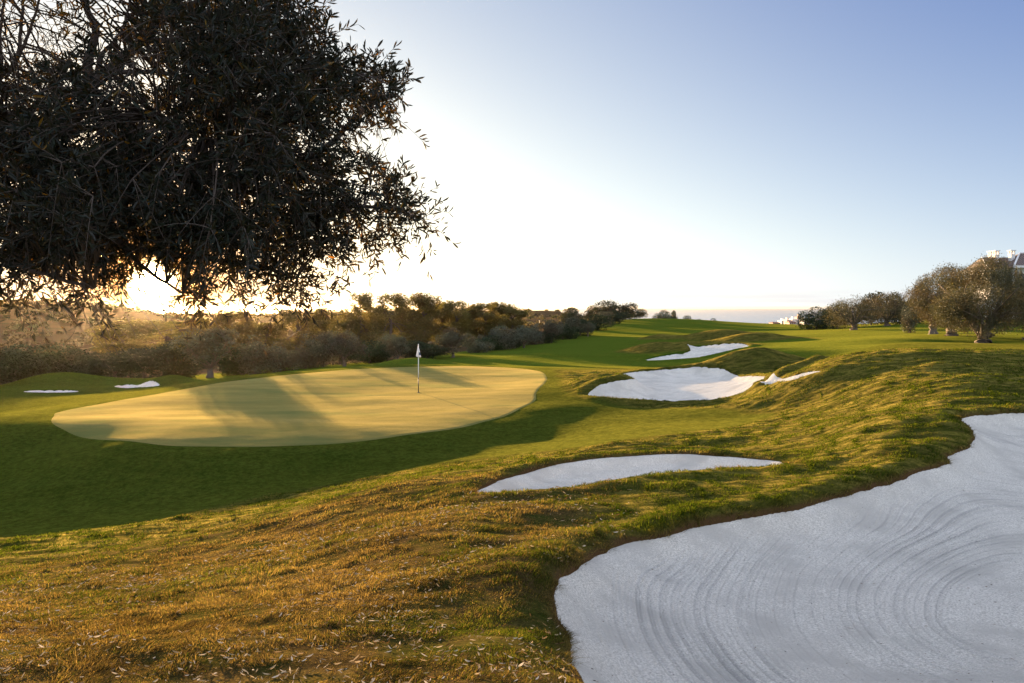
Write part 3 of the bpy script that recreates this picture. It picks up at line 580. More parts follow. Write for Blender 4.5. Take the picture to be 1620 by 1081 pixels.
T = [
 # olives in front of the hedge
 ('olive','olive_tree',332,58,519,118,'broad olive tree glowing in the sun glare left of the green, pale trunk foot','olive tree',GO),
 ('olive','olive_tree',545,64,527,66,'round grey-green olive tree standing straight behind the back edge of the green','olive tree',GO),
 ('olive','olive_tree',629,69,532,44,'small olive tree with leaning pale trunk, just left of the flag','olive tree',GO),
 ('olive','olive_tree',717,76,518,60,'silvery olive tree with slanting pale trunk, first to the right of the flag','olive tree',GO),
 ('olive','olive_tree',829,91,519,42,'slim olive tree with short white trunk beside the fairway edge','olive tree',GO),
 ('olive','olive_tree',873,104,505,40,'olive tree with spreading crown halfway up the hedge slope','olive tree',GO),
 ('olive','olive_tree',930,118,509,24,'tiny lollipop-shaped olive tree standing alone on the slope grass','olive tree',GO),
 ('bush','olive_bush',403,60,531,64,'rounded olive bush between the glare and the straight-behind olive, with reddish grey leaves','bush',GH),
 ('bush','olive_bush',441,62,541,50,'low olive bush without visible trunk, in the darker hedge left of the green back edge','bush',GH),
 ('bush','olive_bush',484,64,529,52,'taller reddish olive bush right of the low one, left of the straight-behind olive','bush',GH),
 ('bush','olive_bush',512,67,530,40,'grey bush tucked against the left side of the straight-behind olive tree','bush',GH),
 ('bush','olive_bush',538,71,522,46,'pale bush whose top peeks over the straight-behind olive tree','bush',GH),
 ('bush','olive_bush',613,73,532,34,'pale bush top behind the small leaning olive left of the flag','bush',GH),
 ('bush','olive_bush',752,84,533,40,'grey-green bush right of the silvery olive by the flag','bush',GH),
 ('bush','olive_bush',790,89,517,50,'pale topped bush above the dark hedge before the slim olive tree','bush',GH),
 ('bush','olive_bush',812,98,514,44,'grey bush directly behind the slim white-trunked olive tree','bush',GH),
 ('bush','olive_bush',846,101,513,36,'grey bush filling the gap between slim and spreading olives','bush',GH),
 ('bush','olive_bush',902,117,504,34,'rounded dark olive bush right of the spreading olive on the slope','bush',GH),
 # hedge
 ('hedge','hedge_shrub',-95,56,548,90,'dark hedge shrub at the far left end, mostly outside the picture','shrub',GH),
 ('hedge','hedge_shrub',-35,55,549,90,'dark hedge shrub cut by the left picture edge behind the sand','shrub',GH),
 ('hedge','hedge_shrub',22,58,546,80,'grey-green hedge shrub behind the left end of the far left bunker','shrub',GH),
 ('hedge','hedge_shrub',78,62,550,84,'broad dark green hedge shrub right behind the leftmost small bunker','shrub',GH),
 ('hedge','hedge_shrub',132,62,552,78,'dark feathery hedge shrub between the two small left bunkers','shrub',GH),
 ('hedge','hedge_shrub',182,60,550,74,'brownish hedge shrub behind the second small left bunker','shrub',GH),
 ('hedge','hedge_shrub',228,59,546,72,'hedge shrub lit orange below the sun, left one of the glowing pair','shrub',GH),
 ('hedge','hedge_shrub',274,59,543,70,'hedge shrub lit orange below the sun, right one of the glowing pair','shrub',GH),
 ('hedge','hedge_shrub',376,62,548,66,'green hedge shrub touching the right side of the broad glowing olive','shrub',GH),
 ('hedge','hedge_shrub',585,71,542,58,'low black-green hedge shrub between the two olives left of the flag','shrub',GH),
 ('hedge','hedge_shrub',676,75,540,60,'low black-green hedge shrub directly behind the flag','shrub',GH),
 ('hedge','hedge_shrub',652,78,541,40,'narrow dark hedge shrub just left behind the flag top','shrub',GH),
 ('hedge','hedge_shrub',775,88,532,44,'bright green topped hedge shrub behind the fairway edge','shrub',GH),
 ('hedge','hedge_shrub',802,92,527,40,'dark hedge shrub touching the slim white-trunked olive on its left','shrub',GH),
 ('hedge','hedge_shrub',858,103,519,36,'dark hedge shrub under the left side of the spreading olive','shrub',GH),
 ('hedge','hedge_shrub',890,112,512,40,'dark hedge shrub under the right side of the spreading olive','shrub',GH),
 ('hedge','hedge_shrub',918,122,504,34,'dark hedge shrub behind the tiny lollipop olive, left side','shrub',GH),
 ('hedge','hedge_shrub',946,136,500,34,'dark hedge shrub behind the tiny lollipop olive, right side','shrub',GH),
 ('hedge','hedge_shrub',965,150,497,30,'last dark hedge shrub before the hilltop lawn begins','shrub',GH),
 # hilltop
 ('dark','dark_tree',910,170,488,42,'low dark tree left of the big hilltop tree','tree',GD),
 ('bush','olive_bush',956,165,492,28,'sunlit yellowish bush in front of the big hilltop tree','bush',GD),
 ('dark','dark_tree',975,185,475,56,'biggest dark spreading tree on the hilltop skyline','tree',GD),
 ('dark','dark_tree',938,195,483,24,'dark tree filling the left shoulder of the biggest hilltop tree','tree',GD),
 ('hedge','round_bush',980,172,491,26,'rounded dark bush under the biggest hilltop tree','bush',GD),
 ('dark','dark_tree',1007,192,488,26,'small tree standing on the crest right of the biggest hilltop tree','tree',GD),
 ('hedge','round_bush',1048,240,493,20,'left bush of the low clump on the skyline against the sea','bush',GD),
 ('dark','dark_tree',1068,245,493,14,'tallest little tree of the low clump on the skyline against the sea','tree',GD),
 ('hedge','round_bush',1058,242,494,16,'middle bush of the low clump on the skyline against the sea','bush',GD),
 ('hedge','round_bush',1086,245,501,16,'low bush at the right end of the skyline clump against the sea','bush',GD),
 ('hedge','round_bush',1108,250,505,16,'tiny bush on the skyline, left one of the last pair','bush',GD),
 ('hedge','round_bush',1130,250,504,18,'tiny bush on the skyline, right one of the last pair','bush',GD),
 # tall trees beyond the hedge
 ('euc','tall_tree',192,118,500,64,'hazy round-topped tree left below the sun','tree',GE),
 ('euc','tall_tree',262,122,508,60,'hazy tree washed out by the glare right below the sun','tree',GE),
 ('euc','tall_tree',310,126,505,52,'low hazy tree between the sun and the lone dark round tree','tree',GE),
 ('euc','tall_tree',375,120,491,50,'lone round brown tree left of the far white houses','tree',GE),
 ('euc','tall_tree',425,128,511,54,'low green tree under the far white houses','tree',GE),
 ('euc','tall_tree',470,130,489,50,'broad tree with olive-green top, leftmost of the long tall row','tree',GE),
 ('euc','tall_tree',512,132,488,40,'tall tree second from the left in the long row','tree',GE),
 ('euc','tall_tree',545,138,494,44,'lower tree in the dip left of the first thin high top','tree',GE),
 ('euc','tall_tree',570,136,464,36,'slender tree with thin see-through high top, first of the three peaks','tree',GE),
 ('euc','tall_tree',592,142,484,40,'tree between the first and second peaks of the tall row','tree',GE),
 ('euc','tall_tree',618,134,465,42,'dense peaked tree, second of the three peaks above the flag','tree',GE),
 ('euc','tall_tree',648,140,477,42,'golden tree between the second and third peaks of the row','tree',GE),
 ('euc','tall_tree',673,137,464,40,'peaked tree right above the flag, third of the three peaks','tree',GE),
 ('euc','tall_tree',700,144,479,38,'brown tree just right of the third peak','tree',GE),
 ('euc','tall_tree',722,140,476,36,'amber tree second to the right of the third peak','tree',GE),
 ('euc','tall_tree',745,146,477,38,'amber tree in the middle of the right half of the tall row','tree',GE),
 ('euc','tall_tree',768,142,480,34,'dark amber tree third from the right end of the tall row','tree',GE),
 ('euc','tall_tree',790,148,478,32,'thin orange tree second from the right end of the tall row','tree',GE),
 ('euc','tall_tree',810,144,479,30,'open orange tree at the right end of the tall row','tree',GE),
 # right side
 ('hedge','round_bush',1292,125,486,44,'dark rounded bush at the left tip of the right-hand grove by the sea','bush','grove on the right slope'),
 ('dark','dark_tree',1318,128,480,46,'brownish green tree second from the left tip of the right-hand grove','tree','grove on the right slope'),
 ('hedge','round_bush',1325,118,490,34,'small bush left behind the round olive of the grove','bush','grove on the right slope'),
 ('dark','dark_tree',1378,135,466,54,'bright green broad tree behind the gap of the two grove olives','tree','grove on the right slope'),
 ('dark','dark_tree',1424,133,462,44,'tree with feathery top behind the second grove olive','tree','grove on the right slope'),
 ('hedge','round_bush',1432,120,478,40,'dark bush in the shade right of the second grove olive','bush','grove on the right slope'),
 ('dark','dark_tree',1450,128,476,34,'low dark tree in the gap before the big olives','tree','grove on the right slope'),
 ('bush','olive_bush',1440,90,484,20,'small pale bush ball in the gap before the big olives','bush','grove on the right slope'),
]
for t in T: put_tree(*t)

# the larger olives on the right slope, each grown on its own
def big_olive(px, Y, top, wpx, seed, n, L, label, th=.9, tr=.35, nl=6, zb=None):
    x = (px - CX) / F * Y; z = float(grass_h(np.array([x]), np.array([Y]))[0]); hgt = -(top - HY) / F * Y - z; R = wpx / F * Y / 2 * 1.12
    Hc = (hgt - th) / 2 * 1.02; zc = th + Hc; rs = np.random.default_rng(seed)
    cl = rnd_clumps(seed, 46, R, Hc * 1.1, zc - .25, R * .31, .85, -.95)
    o = empty('olive_tree', (x, Y, z - .03)); tag(o, label, 'olive tree', 'old olive trees on the right slope')
    link('crown', crown_mesh('crown', cl, n, L, L * .36, M_OLIVE_SUNLIT, seed, shell=.35, gap=.30, gs=1.2), o)
    limbs = [((R * .6 * math.cos(a) * rs.uniform(.6, 1), R * .6 * math.sin(a), zc + rs.uniform(-.5, .3) * Hc), tr * .42) for a in np.arange(nl) * 6.283 / nl + rs.random()]
    link('trunk', trunk_mesh('trunk', tr, th, limbs, M_BARK, seed, gnarl=.2, flare=1.35), o)
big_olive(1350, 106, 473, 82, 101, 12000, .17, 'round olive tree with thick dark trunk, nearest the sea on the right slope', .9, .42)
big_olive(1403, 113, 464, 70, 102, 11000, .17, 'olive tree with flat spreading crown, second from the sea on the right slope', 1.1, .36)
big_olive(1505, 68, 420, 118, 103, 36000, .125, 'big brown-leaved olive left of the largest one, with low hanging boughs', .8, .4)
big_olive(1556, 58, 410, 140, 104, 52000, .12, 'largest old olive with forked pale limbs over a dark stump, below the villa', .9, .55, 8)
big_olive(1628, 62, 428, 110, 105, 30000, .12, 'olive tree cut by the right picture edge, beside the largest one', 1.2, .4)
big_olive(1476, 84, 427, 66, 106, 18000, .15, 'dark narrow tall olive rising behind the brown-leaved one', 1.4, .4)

# ------------------------------------------------------------------ foreground olive overhanging from the left
M_LEAF, g = mat('olive_leaf_near')
at = g.n('ShaderNodeAttribute', attribute_name='v').outputs['Fac']; bf = g.n('ShaderNodeNewGeometry').outputs['Backfacing']
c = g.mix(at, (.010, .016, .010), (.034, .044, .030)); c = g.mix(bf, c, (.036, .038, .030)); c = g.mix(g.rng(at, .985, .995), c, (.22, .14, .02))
d = g.n('ShaderNodeBsdfDiffuse', {'Color': c}); t_ = g.n('ShaderNodeBsdfTranslucent', {'Color': g.vm('MULTIPLY', c, (1.7, .95, .3))})
mx = g.n('ShaderNodeMixShader', {0: .34, 1: d.outputs[0], 2: t_.outputs[0]})
gl = g.n('ShaderNodeBsdfGlossy', {'Color': (.6, .65, .7, 1), 'Roughness': .38})
g.n('ShaderNodeOutputMaterial', {0: g.n('ShaderNodeMixShader', {0: .022, 1: mx.outputs[0], 2: gl.outputs[0]}).outputs[0]})
M_TWIG = plain('twig_bark', (.10, .075, .06), .85, (20, (1, 1, .4), .01), .4)
wood = MB(); R3 = np.random.default_rng(5)
LIMBS = [
 (.060,[(-520,420,4.7),(-330,310,4.8),(-120,262,4.9),(50,228,4.9),(118,190,4.9),(141,140,4.9)]),
 (.034,[(141,140,4.9),(139,95,4.9),(152,48,4.95),(136,8,5.0),(128,-70,5.0)]),
 (.036,[(141,142,4.9),(172,112,4.85),(222,66,4.8),(262,24,4.8),(335,-8,4.8),(420,-70,4.8)]),
 (.017,[(165,120,4.85),(205,114,4.7),(262,116,4.6),(330,140,4.6),(430,130,4.7),(520,110,4.9)]),
 (.015,[(136,140,4.9),(108,120,4.8),(72,142,4.7),(50,170,4.6),(10,190,4.5)]),
 (.016,[(150,130,4.9),(160,90,5.0),(185,60,5.2),(200,30,5.3),(210,-30,5.3)]),
 (.020,[(-120,200,5.1),(-20,140,5.1),(4,118,5.1),(25,98,5.1),(34,38,5.1),(38,-40,5.1)]),
 (.012,[(4,118,5.1),(0,60,5.1),(6,0,5.1),(8,-50,5.1)]),(.012,[(25,98,5.1),(45,55,5.1),(62,0,5.1),(70,-50,5.1)]),
 (.018,[(90,210,4.9),(170,199,4.6),(215,189,4.5),(252,184,4.4),(310,215,4.4),(400,230,4.5)]),
 (.030,[(50,228,4.9),(180,262,5.0),(330,282,5.1),(450,262,5.2),(520,230,5.2),(572,176,5.2),(625,150,5.2)]),
 (.020,[(330,282,5.1),(430,315,5.1),(540,325,5.2),(615,330,5.2),(665,345,5.2)]),
 (.024,[(50,228,4.9),(100,320,4.6),(190,385,4.6),(290,405,4.7),(400,420,4.9),(470,440,5.0)]),
 (.016,[(190,385,4.6),(230,425,4.5),(290,465,4.5)]),
 (.020,[(-120,262,4.9),(-60,360,4.3),(20,415,4.2),(90,440,4.2),(150,455,4.2)]),
 (.020,[(222,66,4.8),(330,60,5.0),(430,50,5.1),(500,45,5.2)]),
 (.016,[(262,24,4.8),(340,-60,4.8),(430,-120,4.8)]),
 (.018,[(-330,310,4.8),(-320,180,4.7),(-260,60,4.6),(-200,-60,4.6)]),
]
LP = []
def curve(pts, k=7):
    p = np.array(pts, float); p = np.vstack([2 * p[0] - p[1], p, 2 * p[-1] - p[-2]]); out = []
    for i in range(1, len(p) - 2):
        a, b, c, d = p[i - 1:i + 3]
        for t in np.arange(k) / k: out.append(.5 * (2 * b + (c - a) * t + (2 * a - 5 * b + 4 * c - d) * t * t + (3 * b - a - 3 * c + d) * t ** 3))
    out.append(p[-2]); return np.array(out)
for rad, pts in LIMBS:
    c = curve([P(*p) for p in pts]); c += R3.normal(size=c.shape) * rad * .12
    wood.tube(c, rad * np.linspace(1, .4, len(c)), 9); LP.append(c)
tb = P(-520, 420, 4.7)
wood.tube(curve([(-5.2, 3.9, -3.1), (-5.25, 3.95, -2.0), (-5.0, 4.2, -1.0), (-5.1, 4.5, -.2), tuple(tb)]), np.linspace(.24, .07, 29), 12)
LP = np.vstack(LP)
OUT = np.array([(-700,-350),(440,-350),(455,-60),(492,0),(520,55),(565,95),(640,118),(655,140),(618,178),(590,206),(560,232),(570,248),(635,252),(640,290),(668,330),(678,352),(640,368),(590,368),(540,385),(500,408),(492,452),(474,486),(425,492),(385,474),(335,490),(290,494),(240,476),(205,470),(180,496),(130,498),(100,478),(60,482),(20,492),(-60,490),(-300,450),(-700,400)], float)
def inside(px, py): return -sdf(px, py, OUT)
cen = []
while len(cen) < 1620:
    px, py = R3.uniform(-420, 680), R3.uniform(-260, 470); d = inside(np.array([px]), np.array([py]))[0]
    if d < 6: continue
    dens = .40 + .6 * min(1, d / 90)
    if px < 0 or py < 0: dens *= .35
    gx = math.exp(-((px - 50) / 85) ** 2 - ((py - 45) / 80) ** 2); dens *= 1 - .985 * gx
    gx = math.exp(-((px - 200) / 75) ** 2 - ((py - 80) / 85) ** 2); dens *= 1 - .75 * gx
    gx = math.exp(-((px - 590) / 60) ** 2 - ((py - 218) / 30) ** 2); dens *= 1 - .95 * gx
    if py > 395: dens *= .5 if px < 260 else .7
    if math.hypot(px - 245, (py - 452)) < 48 or (px > 200 and px < 290 and py > 452): continue
    if 300 < px < 430 and py > 440 and R3.random() < .5: continue
    if R3.random() > dens: continue
    depth = min(1, d / 130); Y = 5.0 + R3.uniform(-1, 1) * (.25 + 1.0 * depth) - .25 * (px < 150) * (py > 250)
    cen.append(P(px, py, Y))
cen = np.array(cen); LC, LD = [], []
for c in cen:
    dd = ((LP - c) ** 2).sum(1); a = LP[np.argmin(dd)]; L = math.sqrt(dd.min())
    if L > .12:
        mid = (a + c) / 2 + R3.normal(size=3) * .10 * L + np.array([0, 0, .10 * L])
        t = np.linspace(0, 1, 6)[:, None]; wood.tube((1 - t) ** 2 * a + 2 * t * (1 - t) * mid + t * t * c, np.linspace(.0075, .003, 6), 4, cap=False)
    od = unit(c - a) if L > .05 else unit(R3.normal(size=3))
    for k in range(R3.integers(4, 7)):
        d0 = unit(od * .7 + R3.normal(size=3) * .75 + np.array([0, 0, -.12])); ln = R3.uniform(.14, .34); m = 8
        t = np.linspace(0, 1, m)[:, None]; droop = np.array([0, 0, -1]) * R3.uniform(.0, .12)
        tw = c + d0 * ln * t + droop * t * t; wood.tube(tw, np.linspace(.0026, .0009, m), 3, cap=False)
        tt = np.sort(R3.uniform(.12, 1.0, R3.integers(11, 17)))[:, None]; p = c + d0 * ln * tt + droop * tt * tt
        side = unit(np.cross(d0, R3.normal(size=(len(p), 3)))); ld = unit(d0 * .75 + side * .8 + R3.normal(size=(len(p), 3)) * .2)
        LC.append(p + ld * .028); LD.append(ld)
LC, LD = np.vstack(LC), np.vstack(LD)
qx, qy = LC[:, 0] / LC[:, 1] * F + CX, HY - LC[:, 2] / LC[:, 1] * F; pk = np.zeros(len(LC))
for hx_, hy_, rx_, ry_, pr in ((45, 45, 85, 75, .92), (112, 30, 42, 60, .75), (195, 95, 85, 70, .62), (60, 150, 60, 25, .5), (245, 452, 36, 32, .97), (594, 222, 50, 22, .8), (150, 205, 50, 25, .5)):
    pk = np.maximum(pk, pr * np.exp(-(((qx - hx_) / rx_) ** 2 + ((qy - hy_) / ry_) ** 2) ** 2))
kk = R3.random(len(LC)) > pk; LC, LD = LC[kk], LD[kk]      # the crown is thin and bare in places
# bare hanging twigs and a few sprays low on the left
for px, py, n_ in [(10,440,5),(60,470,6),(95,470,5),(130,470,4),(160,480,3),(270,470,3)]:
    for _ in range(n_):
        s = P(px + R3.uniform(-30, 30), py - 20 + R3.uniform(-20, 10), 4.1 + R3.uniform(-.3, .3)); e = s + np.array([R3.uniform(.05, .28), 0, -R3.uniform(.15, .38)])
        mid = (s + e) / 2 + R3.normal(size=3) * .03; t = np.linspace(0, 1, 6)[:, None]; wood.tube((1 - t) ** 2 * s + 2 * t * (1 - t) * mid + t * t * e, np.linspace(.0028, .001, 6), 3, cap=False)
        if R3.random() < .5:
            p = s + (e - s) * R3.uniform(.4, 1, (5, 1)); LC = np.vstack([LC, p]); LD = np.vstack([LD, unit(R3.normal(size=(5, 3)) + [0, 0, -.6])])
nL = len(LC); L = R3.uniform(.042, .072, nL)[:, None]; Wd = L * R3.uniform(.15, .22, nL)[:, None]
s_ = unit(np.cross(LD, R3.normal(size=(nL, 3)))); nn = np.cross(LD, s_)
a = LC - LD * L * .5; e = LC + LD * L * .5 - nn * L * .06; m1, m2 = LC - LD * L * .2, LC + LD * L * .2; up = nn * Wd * .22
V = np.stack([a, m1 + s_ * Wd * .45 + up, m2 + s_ * Wd * .5 + up, e, m2 - s_ * Wd * .5 + up, m1 - s_ * Wd * .45 + up], 1).reshape(-1, 3)
b_ = np.arange(nL)[:, None] * 6
near = empty('olive_tree', (-5.2, 3.9, -2.9)); tag(near, 'big dark olive tree in front, its boughs hanging in from the upper left', 'olive tree')
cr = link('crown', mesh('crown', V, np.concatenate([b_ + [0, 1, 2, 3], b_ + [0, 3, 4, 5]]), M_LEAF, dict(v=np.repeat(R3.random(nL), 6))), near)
tk = wood.build('trunk', M_TWIG, near, True)
for o in (cr, tk): o.location = (5.2, -3.9, 2.9)
# ------------------------------------------------------------------ flagstick and hole
M_POLE = plain('white_enamel', (.75, .74, .72), .35); M_BLACK = plain('black_paint', (.02, .02, .02), .4); M_CLOTH = plain('flag_cloth', (.78, .74, .72), .8); M_NAVY = plain('navy_print', (.05, .07, .12), .8)
fx, fy = hit(662, 622, lambda x, y: grass_h(x, y)); fz = float(grass_h(np.array([fx]), np.array([fy]))[0])
fl = empty('flagstick', (fx, fy, fz)); tag(fl, 'white golf flagstick with black foot and drooping white flag on the green', 'flagstick')
mb = MB(); zz = np.linspace(.66, 2.12, 6); mb.tube(np.stack([zz * 0, zz * 0, zz], 1), .019, 10); mb.tube([(0, 0, 2.12), (0, 0, 2.15), (0, 0, 2.19)], [.021, .024, .006], 10); mb.build('pole', M_POLE, fl, True)
mb = MB(); mb.tube([(0, 0, -.08), (0, 0, .3), (0, 0, .66)], [.017, .020, .020], 10); mb.tube([(0, 0, -.03), (0, 0, .035)], [.054, .05], 14); mb.build('lower_pole', M_BLACK, fl, True)
u = np.linspace(0, 1, 14); w_ = np.linspace(0, 1, 16); Ug, Wg = np.meshgrid(u, w_, indexing='ij')
top = 2.09 - Wg * .05; drop = .36 + .12 * np.sin(Wg * 2.6)
X = -.022 - .075 * np.sin(Wg * 6.4) * (.25 + Ug) + .05 * Wg; Yq = .05 * np.cos(Wg * 9) * (.3 + Ug); Z = top - Ug * drop - Wg * .12 * (1 - Ug)
ii = np.arange(14)[:, None] * 16 + np.arange(16); fq = np.stack([ii[:-1, :-1], ii[1:, :-1], ii[1:, 1:], ii[:-1, 1:]], -1).reshape(-1, 4)
fo = link('flag', mesh('flag', np.stack([X, Yq, Z], -1).reshape(-1, 3), fq, [M_CLOTH, M_NAVY], smooth=True, midx=((fq[:, 0] // 16 > 4) & (fq[:, 0] // 16 < 10) & (fq[:, 0] % 16 > 8)).astype(int)), fl)
sm = fo.modifiers.new('s', 'SOLIDIFY'); sm.thickness = .004

# ------------------------------------------------------------------ houses
M_WHITE = plain('white_render', (.78, .76, .74), .85, var=.12); M_PINK = plain('pink_render', (.62, .42, .36), .9, var=.2); M_CREAM = plain('cream_render', (.70, .58, .48), .9, var=.15)
M_GLASS = plain('window_glass', (.04, .05, .07), .15); M_BROWN = plain('brown_joinery', (.10, .06, .04), .7); M_ROOFP = plain('clay_roof', (.36, .17, .11), .9, (2, (1, 1, 1), .05), .3)
M_TILE, g = mat('barrel_tiles'); pos = g.n('ShaderNodeTexCoord').outputs['Object']
wv = g.n('ShaderNodeTexWave', {'Vector': pos, 'Scale': .75, 'Distortion': .3, 'Detail': 2}, bands_direction='X').outputs['Fac']; w2 = g.noise(g.mapv(pos, (5, 5, 9)), 1.5, 3)
c = g.mix(g.rng(wv, .2, .8), (.07, .05, .045), (.26, .18, .14)); c = g.mix(g.rng(w2, .4, .6), c, (.12, .09, .08))
pb = g.n('ShaderNodeBsdfPrincipled', {'Base Color': c, 'Roughness': .85, 'Normal': g.n('ShaderNodeBump', {'Height': wv, 'Distance': .12, 'Strength': 1}).outputs[0]}); g.n('ShaderNodeOutputMaterial', {0: pb.outputs[0]})
VX, VY = (1585 - CX) / F * 118, 118.
def zrow(py, Y): return -(py - HY) / F * Y
vil = empty('villa', (VX, VY, zrow(500, VY))); tag(vil, 'white villa with dark tiled roof and three white chimneys above the old olives', 'house')
zb = zrow(500, VY)
def XD(px, d): return (px - CX) / F * (VY + d) - VX
def ZD(py, d): return -(py - HY) / F * (VY + d) - zb
xl, xr, dp = XD(1521, 6.4), XD(1720, 0), 6.4
MB().box(xl + .7, xr, 0, dp - .7, -4, ZD(427, 0)).box(XD(1606, -1), xr - .2, -1.6, 3, -3.9, ZD(423, -1)).build('wall', M_WHITE, vil)
def hip(rf, x0, x1, y0, y1, ze, xr0, yr, zr):
    rf.add([(x0, y0, ze), (x1, y0, ze), (x1, yr, zr), (xr0, yr, zr), (x0, y1, ze), (x1, y1, ze), (x0, y0, ze - .2), (x1, y0, ze - .2), (x0, y1, ze - .2), (x1, y1, ze - .2)],
           [(0, 1, 2, 3), (3, 2, 5, 4), (0, 6, 7, 1), (4, 5, 9, 8), (0, 4, 8, 6), (6, 8, 9, 7)], [(0, 3, 4)])
rf = MB(); ze = ZD(426.5, 0); xq, yq, zq = XD(1553, 3), 3.0, ZD(407.5, 3)
hip(rf, xl, XD(1608, 3), -.7, dp, ze, xq, yq, zq)
x2 = XD(1604, -2.4); ze2 = ZD(420.5, -2.4); x4, z4 = XD(1613, 1.2), ZD(401, 1.2)
hip(rf, x2, xr, -2.4, 4.6, ze2, x4, 1.2, z4)
ro = rf.build('roof', M_TILE, vil)
tr = MB().box(xl - .05, XD(1608, 3), -.83, -.72, ze - .3, ze + .03).box(x2 - .1, xr, -2.55, -2.42, ze2 - .3, ze2 + .03).box(xl - .12, xl - .02, -.8, dp, ze - .3, ze + .03)
tr.tube([(xl + .1, -.65, ze), (xq, yq, zq + .03)], .09, 5).tube([(x2 + .05, -2.4, ze2 + .05), (x4, 1.2, z4 + .05)], .12, 5).tube([(x4, 1.2, z4 + .05), (xr, 1.2, z4 + .05)], .12, 5); tr.build('eave_trim', M_WHITE, vil)
for cxp, tp, bt, yy in ((1568, 397.5, 412, 4.2), (1575.5, 396.5, 416, 1.8), (1600.5, 396, 420, .6)):
    hw = 3.1 * VY / F; X = XD(cxp, yy); c_ = MB(); zt = ZD(tp, yy); e_ = .1
    c_.box(X - hw, X + hw, yy - .35, yy + .35, ZD(bt + 8, yy), zt - .70)
    c_.box(X - hw * 1.12, X + hw * 1.12, yy - .4, yy + .4, zt - .70, zt - .62); c_.box(X - hw * 1.35, X + hw * 1.35, yy - .5, yy + .5, zt - .13, zt)
    for sx in (-1, 1):
        for sy in (-1, 1): c_.box(X + sx * (hw - .06) - .08, X + sx * (hw - .06) + .08, yy + sy * .27 - .08, yy + sy * .27 + .08, zt - .62, zt - .13)
    c_.build('chimney', M_WHITE, ro)
for wx, yf in ((1545, 0), (1575, 0), (1618, -1.6)):
    X = XD(wx, yf); zt = ZD(434, yf); w = MB().box(X - .5, X + .5, yf - .04, yf + .02, zt - 1.3, zt).build('window', M_GLASS, vil)
    MB().box(X - .58, X - .5, yf - .08, yf + .02, zt - 1.3, zt).box(X + .5, X + .58, yf - .08, yf + .02, zt - 1.3, zt).box(X - .58, X + .58, yf - .08, yf + .02, zt, zt + .08).build('frame', M_BROWN, w)
for px, h in ((1592, 425), (1598, 424), (1610, 421), (1618, 424)):
    put_tree('dark', 'shrub', px, 108, h, 10, {1592: 'small dark shrub at the villa eave, first from the left', 1598: 'small dark shrub at the villa eave under the single chimney', 1610: 'taller dark shrub at the villa eave near the right edge', 1618: 'dark shrub at the villa eave cut by the right picture edge'}[px], 'shrub', 'shrubs in front of the villa')

def block(name, px, Y, wpx, top, bot, mw, label, floors=3, cols=4, flat=True, group=None, depth=10):
    z0 = zrow(bot, Y); x = (px - CX) / F * Y; w = wpx / F * Y; h = zrow(top, Y) - z0
    o = empty(name, (x, Y, z0)); tag(o, label, 'building', group)
    MB().box(-w / 2, w / 2, 0, depth, -8, h).build('wall', mw, o)
    if flat: mb = MB().box(-w / 2 - .3, w / 2 + .3, -.3, depth + .3, h, h + .35).box(-w * .2, w * .12, depth * .3, depth * .7, h + .35, h + 2.2)
    else:
        e = .5; mb = MB().add([(-w / 2 - e, -e, h), (w / 2 + e, -e, h), (w / 2 + e, depth + e, h), (-w / 2 - e, depth + e, h), (-w * .3, depth / 2, h + h * .3), (w * .3, depth / 2, h + h * .3)], [(0, 1, 5, 4), (2, 3, 4, 5)], [(1, 2, 5), (3, 0, 4)])
        mb.box(-w / 2 - e, w / 2 + e, -e, depth + e, h - .25, h - .02)
    mb.build('roof', M_ROOFP if not flat else mw, o)
    for f in range(floors):
        for c in range(cols):
            cx_ = -w / 2 + (c + .5) * w / cols; zc = (f + .5) * h / floors
            MB().box(cx_ - w / cols * .25, cx_ + w / cols * .25, -.08, .1, zc - h / floors * .25, zc + h / floors * .22).build('window', M_GLASS, o)
gS, gW = 'apartment blocks of the seaside town', 'white houses on the far ridge'
block('apartment_block', 1229, 640, 12, 511, 516, M_PINK, 'low terracotta roofed block, leftmost of the seaside town', 2, 4, False, gS)
block('apartment_block', 1241, 660, 9, 508.5, 516, M_WHITE, 'narrow white block second from the left in the seaside town', 3, 3, True, gS)
block('apartment_block', 1249, 650, 8, 507, 516, M_CREAM, 'cream block in the middle of the seaside town', 3, 3, True, gS)
block('apartment_block', 1258, 670, 9, 505.5, 516, M_WHITE, 'white block just left of the tallest pink one in the seaside town', 4, 3, True, gS)
block('apartment_block', 1268, 690, 12, 502, 516, M_PINK, 'tallest pink block of the seaside town', 5, 4, True, gS)
block('apartment_block', 1254, 620, 10, 510, 517, M_PINK, 'low pink block in front of the cream and white ones', 2, 3, False, gS)
block('apartment_block', 1276, 650, 8, 505, 517, M_WHITE, 'pale block at the right end of the seaside town by the grove', 4, 3, True, gS)
block('house', 432, 720, 18, 498, 502.5, M_WHITE, 'long low white house with dark roof under the olive twigs', 1, 5, False, gW, 14)
block('house', 402, 760, 12, 499, 502, M_WHITE, 'small white house left of the long low one', 1, 3, False, gW, 12)
block('house', 420, 700, 14, 502, 505.5, M_WHITE, 'white house lying below the long low one', 1, 4, True, gW, 12)
block('house', 452, 780, 8, 497.5, 501, M_CREAM, 'tiny cream house right of the long low one', 1, 2, False, gW, 12)
block('house', 495, 800, 22, 495.5, 499, M_WHITE, 'long pale house row between twigs and the tall row', 1, 6, True, gW, 14)
block('house', 537, 810, 14, 495, 499, M_CREAM, 'small cream house left of the mast', 1, 4, False, gW, 14)
ma = empty('mast', (*P(546, 497, 800)[:2], P(546, 500, 800)[2])); tag(ma, 'thin radio mast standing on the far ridge', 'mast')
